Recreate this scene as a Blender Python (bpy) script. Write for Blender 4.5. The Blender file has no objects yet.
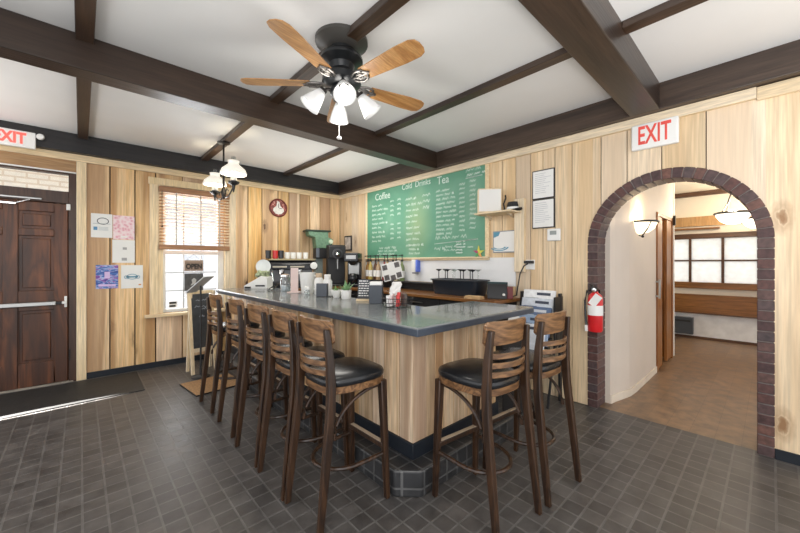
import bpy, bmesh, math, random
from mathutils import Vector, Matrix
R = math.radians
random.seed(7)
scn = bpy.context.scene
COL = scn.collection

# ------------------------------------------------------------------ helpers
class MB:
    def __init__(s): s.bm = bmesh.new()
    def box(s, x0, x1, y0, y1, z0, z1, M=None):
        vs = []
        for z in (z0, z1):
            for x, y in ((x0, y0), (x1, y0), (x1, y1), (x0, y1)):
                p = Vector((x, y, z))
                vs.append(s.bm.verts.new(M @ p if M else p))
        for f in ((3, 2, 1, 0), (4, 5, 6, 7), (0, 1, 5, 4), (1, 2, 6, 5), (2, 3, 7, 6), (3, 0, 4, 7)):
            s.bm.faces.new([vs[i] for i in f])
        return s
    def prism(s, poly, axis, a, b):
        # poly: 2-D outline; axis 'x','y','z' is the extrusion axis
        def P(u, v, w):
            return {'x': (w, u, v), 'y': (u, w, v), 'z': (u, v, w)}[axis]
        A = [s.bm.verts.new(P(u, v, a)) for u, v in poly]
        B = [s.bm.verts.new(P(u, v, b)) for u, v in poly]
        n = len(poly)
        s.bm.faces.new(A); s.bm.faces.new(B[::-1])
        for i in range(n):
            j = (i + 1) % n
            s.bm.faces.new((A[j], A[i], B[i], B[j]))
        return s
    def rings(s, rings, closed_u=True, cap0=True, cap1=True):
        V = [[s.bm.verts.new(p) for p in r] for r in rings]
        n = len(V[0])
        for a, b in zip(V[:-1], V[1:]):
            for i in range(n if closed_u else n - 1):
                j = (i + 1) % n
                s.bm.faces.new((a[i], a[j], b[j], b[i]))
        if cap0: s.bm.faces.new(V[0][::-1])
        if cap1: s.bm.faces.new(V[-1])
        return s
    def lathe(s, prof, n=20, c=(0, 0, 0), M=None, cap0=True, cap1=True, a0=0, a1=2 * math.pi):
        full = abs(a1 - a0 - 2 * math.pi) < 1e-6
        rs = []
        m = n if full else n + 1
        for r, z in prof:
            ring = []
            for k in range(m):
                t = a0 + (a1 - a0) * k / n
                p = Vector((r * math.cos(t), r * math.sin(t), z))
                if M: p = M @ p
                ring.append(p + Vector(c))
            rs.append(ring)
        return s.rings(rs, full, cap0 and prof[0][0] > 1e-5, cap1 and prof[-1][0] > 1e-5)
    def sweep(s, pts, prof, up=(0, 0, 1), closed=False, scale=None):
        # prof: 2-D outline in (side, up) or a radius
        if isinstance(prof, (int, float)):
            prof = [(prof * math.cos(k * math.pi / 4), prof * math.sin(k * math.pi / 4)) for k in range(8)]
        pts = [Vector(p) for p in pts]; n = len(pts); rs = []
        for i, p in enumerate(pts):
            if closed: t = pts[(i + 1) % n] - pts[i - 1]
            else: t = pts[min(i + 1, n - 1)] - pts[max(i - 1, 0)]
            t.normalize()
            u = Vector(up)
            if abs(t.dot(u)) > .95: u = Vector((0, 1, 0)) if abs(t.y) < .9 else Vector((1, 0, 0))
            sd = t.cross(u).normalized(); u = sd.cross(t)
            k = scale[i] if scale else 1
            rs.append([p + sd * a * k + u * b * k for a, b in prof])
        if closed:
            rs.append(rs[0]); return s.rings(rs, True, False, False)
        return s.rings(rs)
    def bar(s, p0, p1, w, h, up=(0, 0, 1), w1=None, h1=None):
        rs = []
        p0, p1 = Vector(p0), Vector(p1); t = (p1 - p0).normalized(); u = Vector(up)
        if abs(t.dot(u)) > .97: u = Vector((0, 1, 0))
        sd = t.cross(u).normalized(); u = sd.cross(t)
        for p, a, b in ((p0, w, h), (p1, w1 or w, h1 or h)):
            rs.append([p + sd * x * a / 2 + u * y * b / 2 for x, y in ((-1, -1), (1, -1), (1, 1), (-1, 1))])
        return s.rings(rs)
    def sphere(s, c, r, n=12, sc=(1, 1, 1)):
        prof = [(max(r * math.sin(math.pi * k / n), 1e-4), -r * math.cos(math.pi * k / n)) for k in range(n + 1)]
        M = Matrix.Diagonal((*sc, 1))
        return s.lathe(prof, n + 4, c, M, True, True)
    def build(s, name, mat, parent=None, bevel=0, smooth=False, seg=2, kind=None, solid=0):
        me = bpy.data.meshes.new(name)
        bmesh.ops.remove_doubles(s.bm, verts=s.bm.verts, dist=1e-6)
        bmesh.ops.recalc_face_normals(s.bm, faces=s.bm.faces)
        s.bm.to_mesh(me); s.bm.free()
        me.materials.append(mat)
        if smooth or bevel:
            for p in me.polygons: p.use_smooth = True
            me.set_sharp_from_angle(angle=R(38))
        o = bpy.data.objects.new(name, me); COL.objects.link(o)
        if parent: o.parent = parent
        if solid:
            m = o.modifiers.new('solid', 'SOLIDIFY'); m.thickness = solid; m.offset = 0
        if bevel:
            m = o.modifiers.new('bevel', 'BEVEL'); m.width = bevel; m.segments = seg; m.limit_method = 'ANGLE'; m.angle_limit = R(38)
        if kind: o['kind'] = kind
        return o

def tag(o, label, cat, group=None, kind=None):
    o['label'] = label; o['category'] = cat
    if group: o['group'] = group
    if kind: o['kind'] = kind
    return o
def thing(name, label, cat, loc=(0, 0, 0), rz=0, group=None):
    o = bpy.data.objects.new(name, None); COL.objects.link(o)
    o.location = loc; o.rotation_euler = (0, 0, R(rz)); o.empty_display_size = .1
    return tag(o, label, cat, group)
def dup(root, loc, rz, label, group=None):
    r = root.copy(); COL.objects.link(r); r.location = loc; r.rotation_euler = (0, 0, R(rz)); r['label'] = label
    if group: r['group'] = group
    for ch in list(root.children):
        c = ch.copy(); COL.objects.link(c); c.parent = r
        for g in list(ch.children):
            d = g.copy(); COL.objects.link(d); d.parent = c
    return r
def textobj(name, s, size, mat, parent, loc, rot=(90, 0, 0), extrude=.001, sx=1, align='CENTER', bold=0):
    cu = bpy.data.curves.new(name, 'FONT'); cu.body = s; cu.size = size; cu.extrude = extrude
    cu.align_x = align; cu.align_y = 'CENTER'; cu.offset = bold
    t = bpy.data.objects.new(name, cu); COL.objects.link(t)
    dg = bpy.context.evaluated_depsgraph_get(); dg.update()
    me = bpy.data.meshes.new_from_object(t.evaluated_get(dg))
    bpy.data.objects.remove(t)
    me.materials.clear(); me.materials.append(mat)
    o = bpy.data.objects.new(name, me); COL.objects.link(o)
    o.location = loc; o.rotation_euler = tuple(R(a) for a in rot); o.scale = (sx, 1, 1)
    if parent: o.parent = parent
    return o

# ---------------------------------------------------------------- materials
def nt(name):
    m = bpy.data.materials.new(name); m.use_nodes = True
    t = m.node_tree; b = t.nodes['Principled BSDF']
    return m, t, b
def N(t, typ, **kw):
    n = t.nodes.new(typ)
    for k, v in kw.items():
        if k in n.inputs: n.inputs[k].default_value = v
        else: setattr(n, k, v)
    return n
def ramp(t, stops):
    n = t.nodes.new('ShaderNodeValToRGB'); e = n.color_ramp.elements
    while len(e) < len(stops): e.new(.5)
    for i, (p, c) in enumerate(stops):
        e[i].position = p; e[i].color = (*c, 1)
    return n
def mix(t, a, b, fac, mode='MIX'):
    n = t.nodes.new('ShaderNodeMix'); n.data_type = 'RGBA'; n.blend_type = mode
    for s, v in ((n.inputs[6], a), (n.inputs[7], b), (n.inputs[0], fac)):
        if hasattr(v, 'is_output'): t.links.new(v, s)
        elif isinstance(v, (tuple, list)): s.default_value = (*v, 1)[:4]
        else: s.default_value = v
    return n.outputs[2]
def plain(name, c, rough=.5, metal=0, emit=0, var=.08, scale=8, bump=0, coat=0, emc=None):
    m, t, b = nt(name)
    tc = N(t, 'ShaderNodeTexCoord'); no = N(t, 'ShaderNodeTexNoise', Scale=scale, Detail=4)
    t.links.new(tc.outputs['Object'], no.inputs['Vector'])
    lo = tuple(max(0, x * (1 - var)) for x in c); hi = tuple(min(1, x * (1 + var)) for x in c)
    rp = ramp(t, ((.3, lo), (.7, hi))); t.links.new(no.outputs['Fac'], rp.inputs[0])
    t.links.new(rp.outputs[0], b.inputs['Base Color'])
    b.inputs['Roughness'].default_value = rough; b.inputs['Metallic'].default_value = metal
    b.inputs['Coat Weight'].default_value = coat
    if emit:
        b.inputs['Emission Color'].default_value = (*(emc or c), 1); b.inputs['Emission Strength'].default_value = emit
    if bump:
        bp = N(t, 'ShaderNodeBump', Strength=bump, Distance=.01)
        t.links.new(no.outputs['Fac'], bp.inputs['Height']); t.links.new(bp.outputs[0], b.inputs['Normal'])
    return m
def wood(name, c0, c1, axis='z', scale=6, stretch=14, rough=.5, island=.0, knots=None, dark=None, bump=.05, flat=None, kprob=.5):
    m, t, b = nt(name)
    tc = N(t, 'ShaderNodeTexCoord'); geo = N(t, 'ShaderNodeNewGeometry')
    vec = tc.outputs['Object']
    add = N(t, 'ShaderNodeVectorMath', operation='MULTIPLY_ADD')
    rgb = N(t, 'ShaderNodeCombineXYZ')
    for i in range(3): t.links.new(geo.outputs['Random Per Island'], rgb.inputs[i])
    t.links.new(rgb.outputs[0], add.inputs[0]); add.inputs[1].default_value = (37, 53, 71) if island else (0, 0, 0)
    t.links.new(vec, add.inputs[2])
    mp = N(t, 'ShaderNodeMapping'); sc = [1, 1, 1]; sc['xyz'.index(axis)] = 1 / stretch
    mp.inputs['Scale'].default_value = sc; t.links.new(add.outputs[0], mp.inputs['Vector'])
    n1 = N(t, 'ShaderNodeTexNoise', Scale=scale, Detail=3, Distortion=1.2)
    t.links.new(mp.outputs[0], n1.inputs['Vector'])
    # ring grain from the noise
    mul = N(t, 'ShaderNodeMath', operation='MULTIPLY'); mul.inputs[1].default_value = 10
    t.links.new(n1.outputs['Fac'], mul.inputs[0])
    fr = N(t, 'ShaderNodeMath', operation='PINGPONG'); fr.inputs[1].default_value = 1
    t.links.new(mul.outputs[0], fr.inputs[0])
    n2 = N(t, 'ShaderNodeTexNoise', Scale=scale * 14, Detail=3); t.links.new(mp.outputs[0], n2.inputs['Vector'])
    base = mix(t, c0, c1, fr.outputs[0])
    rg = ramp(t, ((.35, (.80,) * 3), (.65, (1.08,) * 3))); t.links.new(n2.outputs['Fac'], rg.inputs[0])
    base = mix(t, base, rg.outputs[0], 1.0, 'MULTIPLY')
    if knots or dark:
        n3 = N(t, 'ShaderNodeTexNoise', Scale=scale * .8, Detail=2, Distortion=1.0); t.links.new(mp.outputs[0], n3.inputs['Vector'])
        r3 = ramp(t, ((.50, (0, 0, 0)), (.60, (.8, .8, .8)), (.72, (1, 1, 1)))); t.links.new(n3.outputs['Fac'], r3.inputs[0])
        m3 = N(t, 'ShaderNodeMath', operation='MULTIPLY'); m3.inputs[1].default_value = .8; t.links.new(r3.outputs[0], m3.inputs[0])
        base = mix(t, base, dark or c0, m3.outputs[0])
    if knots:
        mk = N(t, 'ShaderNodeMapping'); s2 = [4.0, 4.0, 4.0]; s2['xyz'.index(axis)] = 1.9
        if flat: s2['xyz'.index(flat)] = 0
        mk.inputs['Scale'].default_value = s2; t.links.new(add.outputs[0], mk.inputs['Vector'])
        vo = N(t, 'ShaderNodeTexVoronoi', Scale=1); t.links.new(mk.outputs[0], vo.inputs['Vector'])
        n4 = N(t, 'ShaderNodeTexNoise', Scale=9, Detail=2); t.links.new(mk.outputs[0], n4.inputs['Vector'])
        dd = N(t, 'ShaderNodeMath', operation='MULTIPLY_ADD'); dd.inputs[1].default_value = .14; t.links.new(n4.outputs['Fac'], dd.inputs[0]); t.links.new(vo.outputs['Distance'], dd.inputs[2])
        rk = ramp(t, ((.13, (1, 1, 1)), (.17, (.75, .75, .75)), (.19, (.25, .25, .25)), (.22, (.45, .45, .45)), (.34, (0, 0, 0)))); t.links.new(dd.outputs[0], rk.inputs[0])
        sel = N(t, 'ShaderNodeSeparateColor'); t.links.new(vo.outputs['Color'], sel.inputs[0])
        gt = N(t, 'ShaderNodeMath', operation='GREATER_THAN'); gt.inputs[1].default_value = 1 - kprob; t.links.new(sel.outputs[0], gt.inputs[0])
        km = N(t, 'ShaderNodeMath', operation='MULTIPLY'); t.links.new(rk.outputs[0], km.inputs[0]); t.links.new(gt.outputs[0], km.inputs[1])
        base = mix(t, base, knots, km.outputs[0])
    if island:
        hs = N(t, 'ShaderNodeHueSaturation')
        mr = N(t, 'ShaderNodeMapRange'); mr.inputs[3].default_value = 1 - island; mr.inputs[4].default_value = 1 + island * .6
        t.links.new(geo.outputs['Random Per Island'], mr.inputs[0]); t.links.new(mr.outputs[0], hs.inputs['Value'])
        wn = N(t, 'ShaderNodeTexWhiteNoise'); wn.noise_dimensions = '1D'; t.links.new(geo.outputs['Random Per Island'], wn.inputs['W'])
        mr2 = N(t, 'ShaderNodeMapRange'); mr2.inputs[3].default_value = .75; mr2.inputs[4].default_value = 1.15
        t.links.new(wn.outputs['Value'], mr2.inputs[0]); t.links.new(mr2.outputs[0], hs.inputs['Saturation'])
        t.links.new(base, hs.inputs['Color']); base = hs.outputs[0]
    t.links.new(base, b.inputs['Base Color']); b.inputs['Roughness'].default_value = rough
    if bump:
        bp = N(t, 'ShaderNodeBump', Strength=bump, Distance=.01); t.links.new(n2.outputs['Fac'], bp.inputs['Height']); t.links.new(bp.outputs[0], b.inputs['Normal'])
    return m
def boxvec(t):
    """object coordinates laid flat on whichever face they fall on"""
    tc = N(t, 'ShaderNodeTexCoord'); g = N(t, 'ShaderNodeNewGeometry')
    sp = N(t, 'ShaderNodeSeparateXYZ'); t.links.new(tc.outputs['Object'], sp.inputs[0])
    sn = N(t, 'ShaderNodeSeparateXYZ'); t.links.new(g.outputs['True Normal'], sn.inputs[0])
    def absgt(o):
        a = N(t, 'ShaderNodeMath', operation='ABSOLUTE'); t.links.new(o, a.inputs[0])
        c = N(t, 'ShaderNodeMath', operation='GREATER_THAN'); c.inputs[1].default_value = .75; t.links.new(a.outputs[0], c.inputs[0]); return c.outputs[0]
    def comb(u, v):
        c = N(t, 'ShaderNodeCombineXYZ'); t.links.new(u, c.inputs[0]); t.links.new(v, c.inputs[1]); return c.outputs[0]
    X_, Y_, Z_ = sp.outputs
    out = mix(t, comb(X_, Z_), comb(Y_, Z_), absgt(sn.outputs[0]))
    return mix(t, out, comb(X_, Y_), absgt(sn.outputs[2]))
def tiles(name, c1, c2, mortar, w, h, off=0, rough=.5, msize=.006, ox=0, oy=0, bump=.5, var=.3):
    m, t, b = nt(name)
    v = boxvec(t); mp = N(t, 'ShaderNodeMapping'); mp.inputs['Location'].default_value = (ox, oy, 0); t.links.new(v, mp.inputs['Vector'])
    br = N(t, 'ShaderNodeTexBrick', Scale=1); br.offset = off; br.squash = 1
    br.inputs['Brick Width'].default_value = w; br.inputs['Row Height'].default_value = h
    br.inputs['Mortar Size'].default_value = msize; br.inputs['Mortar Smooth'].default_value = .15
    br.inputs['Color1'].default_value = (*c1, 1); br.inputs['Color2'].default_value = (*c2, 1); br.inputs['Mortar'].default_value = (*mortar, 1)
    t.links.new(mp.outputs[0], br.inputs['Vector'])
    no = N(t, 'ShaderNodeTexNoise', Scale=9, Detail=6); t.links.new(v, no.inputs['Vector'])
    rp = ramp(t, ((.3, (1 - var,) * 3), (.7, (1 + var,) * 3))); t.links.new(no.outputs['Fac'], rp.inputs[0])
    c = mix(t, br.outputs['Color'], rp.outputs[0], 1.0, 'MULTIPLY')
    t.links.new(c, b.inputs['Base Color'])
    rr = N(t, 'ShaderNodeMapRange'); rr.inputs[3].default_value = rough - .12; rr.inputs[4].default_value = rough + .14
    t.links.new(no.outputs['Fac'], rr.inputs[0]); t.links.new(rr.outputs[0], b.inputs['Roughness'])
    n2 = N(t, 'ShaderNodeTexNoise', Scale=40, Detail=3); t.links.new(v, n2.inputs['Vector'])
    h1 = N(t, 'ShaderNodeMath', operation='MULTIPLY_ADD'); h1.inputs[1].default_value = -1.0
    t.links.new(br.outputs['Fac'], h1.inputs[0]); 
    h2 = N(t, 'ShaderNodeMath', operation='MULTIPLY'); h2.inputs[1].default_value = .35; t.links.new(n2.outputs['Fac'], h2.inputs[0]); t.links.new(h2.outputs[0], h1.inputs[2])
    bp = N(t, 'ShaderNodeBump', Strength=bump, Distance=.004); t.links.new(h1.outputs[0], bp.inputs['Height']); t.links.new(bp.outputs[0], b.inputs['Normal'])
    return m
def glass(name, c=(1, 1, 1), gloss=.1, rough=0.02):
    m = bpy.data.materials.new(name); m.use_nodes = True; t = m.node_tree
    t.nodes.remove(t.nodes['Principled BSDF']); out = t.nodes['Material Output']
    tr = N(t, 'ShaderNodeBsdfTransparent', Color=(*c, 1)); gl = N(t, 'ShaderNodeBsdfGlossy', Roughness=rough)
    fr = N(t, 'ShaderNodeLayerWeight', Blend=.25); mr = N(t, 'ShaderNodeMapRange'); mr.inputs[3].default_value = gloss * .5; mr.inputs[4].default_value = min(1, gloss * 5)
    t.links.new(fr.outputs['Facing'], mr.inputs[0])
    mx = N(t, 'ShaderNodeMixShader'); t.links.new(mr.outputs[0], mx.inputs[0]); t.links.new(tr.outputs[0], mx.inputs[1]); t.links.new(gl.outputs[0], mx.inputs[2])
    t.links.new(mx.outputs[0], out.inputs[0]); return m
def frosted(name, c=(.9, .9, .88)):
    m = bpy.data.materials.new(name); m.use_nodes = True; t = m.node_tree
    t.nodes.remove(t.nodes['Principled BSDF']); out = t.nodes['Material Output']
    tc = N(t, 'ShaderNodeTexCoord'); no = N(t, 'ShaderNodeTexNoise', Scale=14, Detail=5); t.links.new(tc.outputs['Object'], no.inputs['Vector'])
    rp = ramp(t, ((.35, tuple(x * .92 for x in c)), (.65, c))); t.links.new(no.outputs['Fac'], rp.inputs[0])
    a = N(t, 'ShaderNodeBsdfTranslucent'); d = N(t, 'ShaderNodeBsdfDiffuse'); t.links.new(rp.outputs[0], a.inputs[0]); t.links.new(rp.outputs[0], d.inputs[0])
    mx = N(t, 'ShaderNodeMixShader'); mx.inputs[0].default_value = .3; t.links.new(a.outputs[0], mx.inputs[1]); t.links.new(d.outputs[0], mx.inputs[2])
    t.links.new(mx.outputs[0], out.inputs[0]); return m

M = {}
M['pineA'] = wood('knotty_pine_planks', (.86, .61, .34), (.76, .49, .23), 'z', 5, 20, .5, .24, (.11, .045, .018), (.40, .20, .075), flat='y', kprob=.8)
M['pineB'] = wood('pale_pine_planks', (.80, .63, .42), (.74, .56, .355), 'z', 5, 26, .5, .15, (.30, .16, .07), (.66, .47, .275), flat='x', kprob=.12)
M['pine_trim'] = wood('pale_pine_trim', (.80, .63, .40), (.76, .58, .35), 'x', 6, 14, .5, .1)
M['pine_trimy'] = wood('pale_pine_trim_long', (.84, .68, .45), (.80, .63, .40), 'y', 6, 14, .5, .1)
M['pine_post'] = wood('pale_pine_post', (.86, .70, .47), (.80, .63, .39), 'z', 6, 20, .5, .1)
M['bar_pine'] = wood('bar_front_pine', (.80, .60, .39), (.64, .42, .23), 'z', 5, 16, .45, .28, (.07, .03, .014), (.34, .18, .085), kprob=.3)
M['beamx'] = wood('dark_beam_wood', (.032, .019, .013), (.050, .030, .020), 'x', 5, 16, .36, .2, None, (.012, .008, .007), .15)
M['beam_black'] = wood('blackened_beam_wood', (.026, .024, .025), (.016, .015, .017), 'x', 5, 12, .4, .1, None, (.012, .011, .012), .15)
M['beamy'] = wood('dark_beam_wood_long', (.046, .026, .017), (.075, .043, .026), 'y', 5, 16, .38, .2, None, (.017, .010, .008), .15)
M['ceiling'] = plain('ceiling_panel_white', (.80, .80, .79), .55, var=.035, scale=1.3)
M['floor'] = tiles('quarry_tile_floor', (.058, .054, .052), (.092, .085, .081), (.118, .113, .108), .1029, .1029, 0, .40, .0055, -.0073, .02)
M['step'] = tiles('dark_step_tile', (.020, .021, .023), (.036, .036, .038), (.085, .085, .085), .1029, .1029, 0, .40, .006, -.03, -.052)
M['gap'] = plain('groove_black', (.02, .014, .01), .9)
M['base'] = plain('vinyl_baseboard_navy', (.008, .012, .019), .45)
M['dark'] = plain('matte_black', (.014, .014, .016), .5)
M['black_gloss'] = plain('gloss_black', (.012, .013, .016), .2)
M['stone'] = plain('slate_counter', (.185, .20, .20), .19, var=.22, scale=5, coat=.2)  # base lightened, so pale reflections on the top are partly in the colour
M['stone_edge'] = plain('slate_counter_edge', (.045, .058, .080), .4, var=.2, scale=9)
M['brick'] = None
M['white'] = plain('white_paint', (.80, .79, .76), .5, var=.03, scale=3)
M['white_gloss'] = plain('white_plastic', (.82, .82, .80), .3, var=.03)
M['cream'] = plain('cream_wall_paint', (.78, .70, .58), .6, var=.04, scale=2)
M['hallwhite'] = plain('hall_wall_paint', (.66, .58, .50), .6, var=.04, scale=2)
M['lvp'] = tiles('hall_plank_floor', (.245, .152, .088), (.205, .126, .072), (.175, .108, .062), .9, .15, .37, .36, .0018, 0, 0, .08, .4)
M['oak_brown'] = wood('brown_oak', (.36, .15, .040), (.24, .090, .022), 'z', 6, 12, .38)
M['oak_brownx'] = wood('brown_oak_board', (.27, .115, .033), (.18, .070, .018), 'y', 6, 12, .3)
M['door'] = wood('dark_stained_door', (.165, .052, .016), (.070, .022, .008), 'z', 5, 10, .42, 0, None, (.032, .012, .006))
M['doorframe'] = wood('dark_stained_frame', (.070, .032, .018), (.045, .020, .012), 'z', 5, 10, .4)
M['steel'] = plain('brushed_steel', (.42, .42, .41), .32, 1)
M['chrome'] = plain('chrome', (.8, .8, .8), .12, 1)
M['bronze'] = plain('dark_bronze', (.030, .026, .024), .35, .6)
M['pewter'] = plain('antique_pewter', (.16, .15, .14), .3, .8, var=.5, scale=40)
M['stoolwood'] = wood('stool_frame_wood', (.060, .028, .013), (.020, .010, .006), 'z', 10, 10, .34)
M['stoolback'] = wood('stool_back_wood', (.29, .150, .064), (.095, .043, .017), 'x', 10, 7, .36)
M['vinyl'] = plain('black_vinyl', (.012, .013, .015), .27, var=.1, scale=20, bump=.03)
M['green'] = None
M['red'] = plain('red_enamel', (.62, .018, .022), .28)
M['exit_red'] = plain('exit_red', (.72, .085, .065), .5, emit=.05, emc=(1, .12, .08))
M['exit_glow'] = plain('exit_red_lit', (.9, .08, .06), .5, emit=1.0, emc=(1, .10, .08))
M['glass'] = glass('clear_glass')
M['bottle_glass'] = glass('thin_glass', (.86, .89, .88), .22)
M['frost'] = frosted('frosted_pane', (.98, .98, .96))
M['paper'] = plain('white_paper', (.82, .82, .80), .7, var=.02)
M['lampglass'] = plain('lit_white_shade', (.9, .87, .80), .35, emit=.38, emc=(1, .93, .80))
M['fanglass'] = plain('lit_frosted_shade', (.62, .63, .63), .2, emit=.20, emc=(1, .97, .92))
M['bulb'] = plain('lit_bulb', (1, 1, 1), .4, emit=4, emc=(1, .95, .85))
M['blade'] = wood('fan_blade_oak', (.50, .27, .10), (.36, .17, .055), 'x', 8, 10, .35)
M['blind'] = wood('blind_slat_wood', (.62, .36, .18), (.50, .27, .12), 'x', 6, 12, .4)
M['blindrail'] = wood('blind_rail_wood', (.40, .21, .10), (.31, .15, .07), 'x', 6, 12, .4)

# ------------------------------------------------------------ camera, light
cam = bpy.data.cameras.new('camera'); co = bpy.data.objects.new('camera', cam); COL.objects.link(co)
co.location = (0, 0, 1.365); co.rotation_euler = (R(90), 0, R(-42.86))
cam.sensor_width = 36; cam.lens = 344.3 * 36 / 800; cam.shift_y = -3.77 / 800; cam.clip_start = .05
scn.camera = co
w = bpy.data.worlds.new('world'); scn.world = w; w.use_nodes = True
wt = w.node_tree; bg = wt.nodes['Background']
tc = N(wt, 'ShaderNodeTexCoord'); sx = N(wt, 'ShaderNodeSeparateXYZ'); wt.links.new(tc.outputs['Generated'], sx.inputs[0])
rp = ramp(wt, ((.0, (1, .99, .97)), (.5, (.97, .98, 1)), (1, (1, 1, 1)))); mr = N(wt, 'ShaderNodeMapRange'); mr.inputs[1].default_value = -1
wt.links.new(sx.outputs[2], mr.inputs[0]); wt.links.new(mr.outputs[0], rp.inputs[0]); wt.links.new(rp.outputs[0], bg.inputs[0])
bg.inputs[1].default_value = 1.7
scn.view_settings.view_transform = 'Standard'; scn.view_settings.look = 'None'
scn.view_settings.exposure = 0; scn.view_settings.gamma = 1
def area(name, loc, rot, sx, sy, e, c=(1, 1, 1)):
    l = bpy.data.lights.new(name, 'AREA'); l.shape = 'RECTANGLE'; l.size = sx; l.size_y = sy; l.energy = e; l.color = c
    o = bpy.data.objects.new(name, l); COL.objects.link(o); o.location = loc; o.rotation_euler = tuple(R(a) for a in rot); return o
def point(name, loc, e, c=(1, .9, .75), r=.05):
    l = bpy.data.lights.new(name, 'POINT'); l.energy = e; l.color = c; l.shadow_soft_size = r
    o = bpy.data.objects.new(name, l); COL.objects.link(o); o.location = loc; return o

# ================================================================= SETTING
YA, XB, ZC = 5.47, 3.55, 2.83
def struct(mb, name, mat, **k):
    return mb.build(name, mat, kind='structure', **k)
struct(MB().box(-2.6, 3.60, -1.4, YA, -.05, 0), 'floor', M['floor'])
struct(MB().box(-2.6, XB + .2, -1.4, YA + .2, ZC, ZC + .06), 'ceiling', M['ceiling'])
# --- wall with door and window: knotty pine planks
gA = [-2.0, -1.75, -1.5, -1.22, -.98, -.03, .263, .505, .72, 1.02, 1.31, 1.64, 1.888, 2.102, 2.361, 2.55, 2.747, 2.934, 3.13, 3.335, 3.55]
def wallA_segments(a, b):
    m = (a + b) / 2
    if -.98 < m < -.03: return [(2.40, 2.62)]
    if .72 < m < 1.64: return [(0.07, .70), (2.40, 2.62)]
    return [(0.07, 2.62)]
mb = MB(); bk = MB()
for a, b in zip(gA[:-1], gA[1:]):
    for z0, z1 in wallA_segments(a, b):
        mb.box(a + .0055, b - .0055, YA, YA + .02, z0, z1)
for x0, x1, z0, z1 in ((-2, -.98, 0, ZC), (-.98, -.03, 2.40, ZC), (-.03, .74, 0, ZC), (.74, 1.62, 0, .70), (.74, 1.62, 2.40, ZC), (1.62, 3.75, 0, ZC)):
    bk.box(x0, x1, YA + .018, YA + .12, z0, z1)
wl = struct(mb, 'wall_left', M['pineA'], bevel=.003, seg=1)
wb = bk.build('wall_backing', M['gap'], wl)
# --- arch wall
CY, SPR, RO, RI = .585, 1.54, .603, .517
RC = .56
gB = [-2.0, -1.7, -1.45, -1.2, -.95, -.7, -.48, -.22, .039, .342, .62, .868, 1.076, 1.334, 1.5, 1.624, 1.76, 1.93, 2.10, 2.28, 2.47, 2.66, 2.83, 3.02, 3.2, 3.4, 3.58, 3.78, 3.95, 4.15, 4.33, 4.52, 4.72, 4.9, 5.1, 5.28, 5.47]
gB = sorted(set(gB + [CY - RC, CY + RC]))
mb = MB()
for a, b in zip(gB[:-1], gB[1:]):
    m = (a + b) / 2
    e0 = 0 if abs(a - (CY - RC)) < .03 or abs(a - (CY + RC)) < .03 else .0035
    e1 = 0 if abs(b - (CY - RC)) < .03 or abs(b - (CY + RC)) < .03 else .0035
    a_, b_ = a + e0, b - e1
    if CY - RC < m < CY + RC:
        ys = [a_ + (b_ - a_) * k / 8 for k in range(9)]
        poly = [(y, SPR + math.sqrt(max(0, RC * RC - (y - CY) ** 2))) for y in ys] + [(b_, 2.62), (a_, 2.62)]
        mb.prism(poly, 'x', XB, XB + .02)
    else:
        z0 = .07 if m < 0 else .005
        mb.box(XB, XB + .02, a_, b_, z0, 2.62)
wr = struct(mb, 'wall_right', M['pineB'], bevel=.0025, seg=1)
def archwall(mb, y0, y1, ztop, r, x0, x1):
    mb.box(x0, x1, y0, CY - r, 0, ztop); mb.box(x0, x1, CY + r, y1, 0, ztop)
    n = 24
    for k in range(n):
        t0, t1 = math.pi * k / n, math.pi * (k + 1) / n
        p0 = (CY - r * math.cos(t0), SPR + r * math.sin(t0)); p1 = (CY - r * math.cos(t1), SPR + r * math.sin(t1))
        mb.prism([p0, p1, (p1[0], ztop), (p0[0], ztop)], 'x', x0, x1)
    return mb
archwall(MB(), -2, YA, ZC, RC + .01, XB + .018, XB + .10).build('wall_backing', M['gap'], wr)
archwall(MB(), -2, YA, ZC, .525, XB + .205, XB + .25).build('wall_hall_face', M['hallwhite'], wr)
# brick arch
def brickmat():
    m, t, b = nt('arch_brick'); g = N(t, 'ShaderNodeNewGeometry')
    rp = ramp(t, ((0, (.050, .026, .028)), (.35, (.095, .040, .034)), (.7, (.066, .046, .048)), (1, (.14, .062, .046)))); t.links.new(g.outputs['Random Per Island'], rp.inputs[0])
    tc = N(t, 'ShaderNodeTexCoord'); no = N(t, 'ShaderNodeTexNoise', Scale=30, Detail=5); t.links.new(tc.outputs['Object'], no.inputs['Vector'])
    r2 = ramp(t, ((.3, (.65,) * 3), (.7, (1.35,) * 3))); t.links.new(no.outputs['Fac'], r2.inputs[0])
    t.links.new(mix(t, rp.outputs[0], r2.outputs[0], 1.0, 'MULTIPLY'), b.inputs['Base Color']); b.inputs['Roughness'].default_value = .6
    bp = N(t, 'ShaderNodeBump', Strength=.3, Distance=.01); t.links.new(no.outputs['Fac'], bp.inputs['Height']); t.links.new(bp.outputs[0], b.inputs['Normal'])
    return m
M['brick'] = brickmat(); M['mortar'] = plain('brick_mortar', (.17, .145, .135), .9, var=.15, scale=40)
mb = MB(); mo = MB(); X0, X1 = XB - .012, XB + .205
pit = SPR / 21
for sgn in (-1, 1):
    ya, yb = sorted((CY + sgn * RI, CY + sgn * RO))
    for k in range(21):
        mb.box(X0, X1, ya, yb, k * pit + .004, (k + 1) * pit - .004)
    mo.box(X0 + .005, X1 - .004, ya + .005, yb - .005, 0, SPR)
nb = 25
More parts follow.
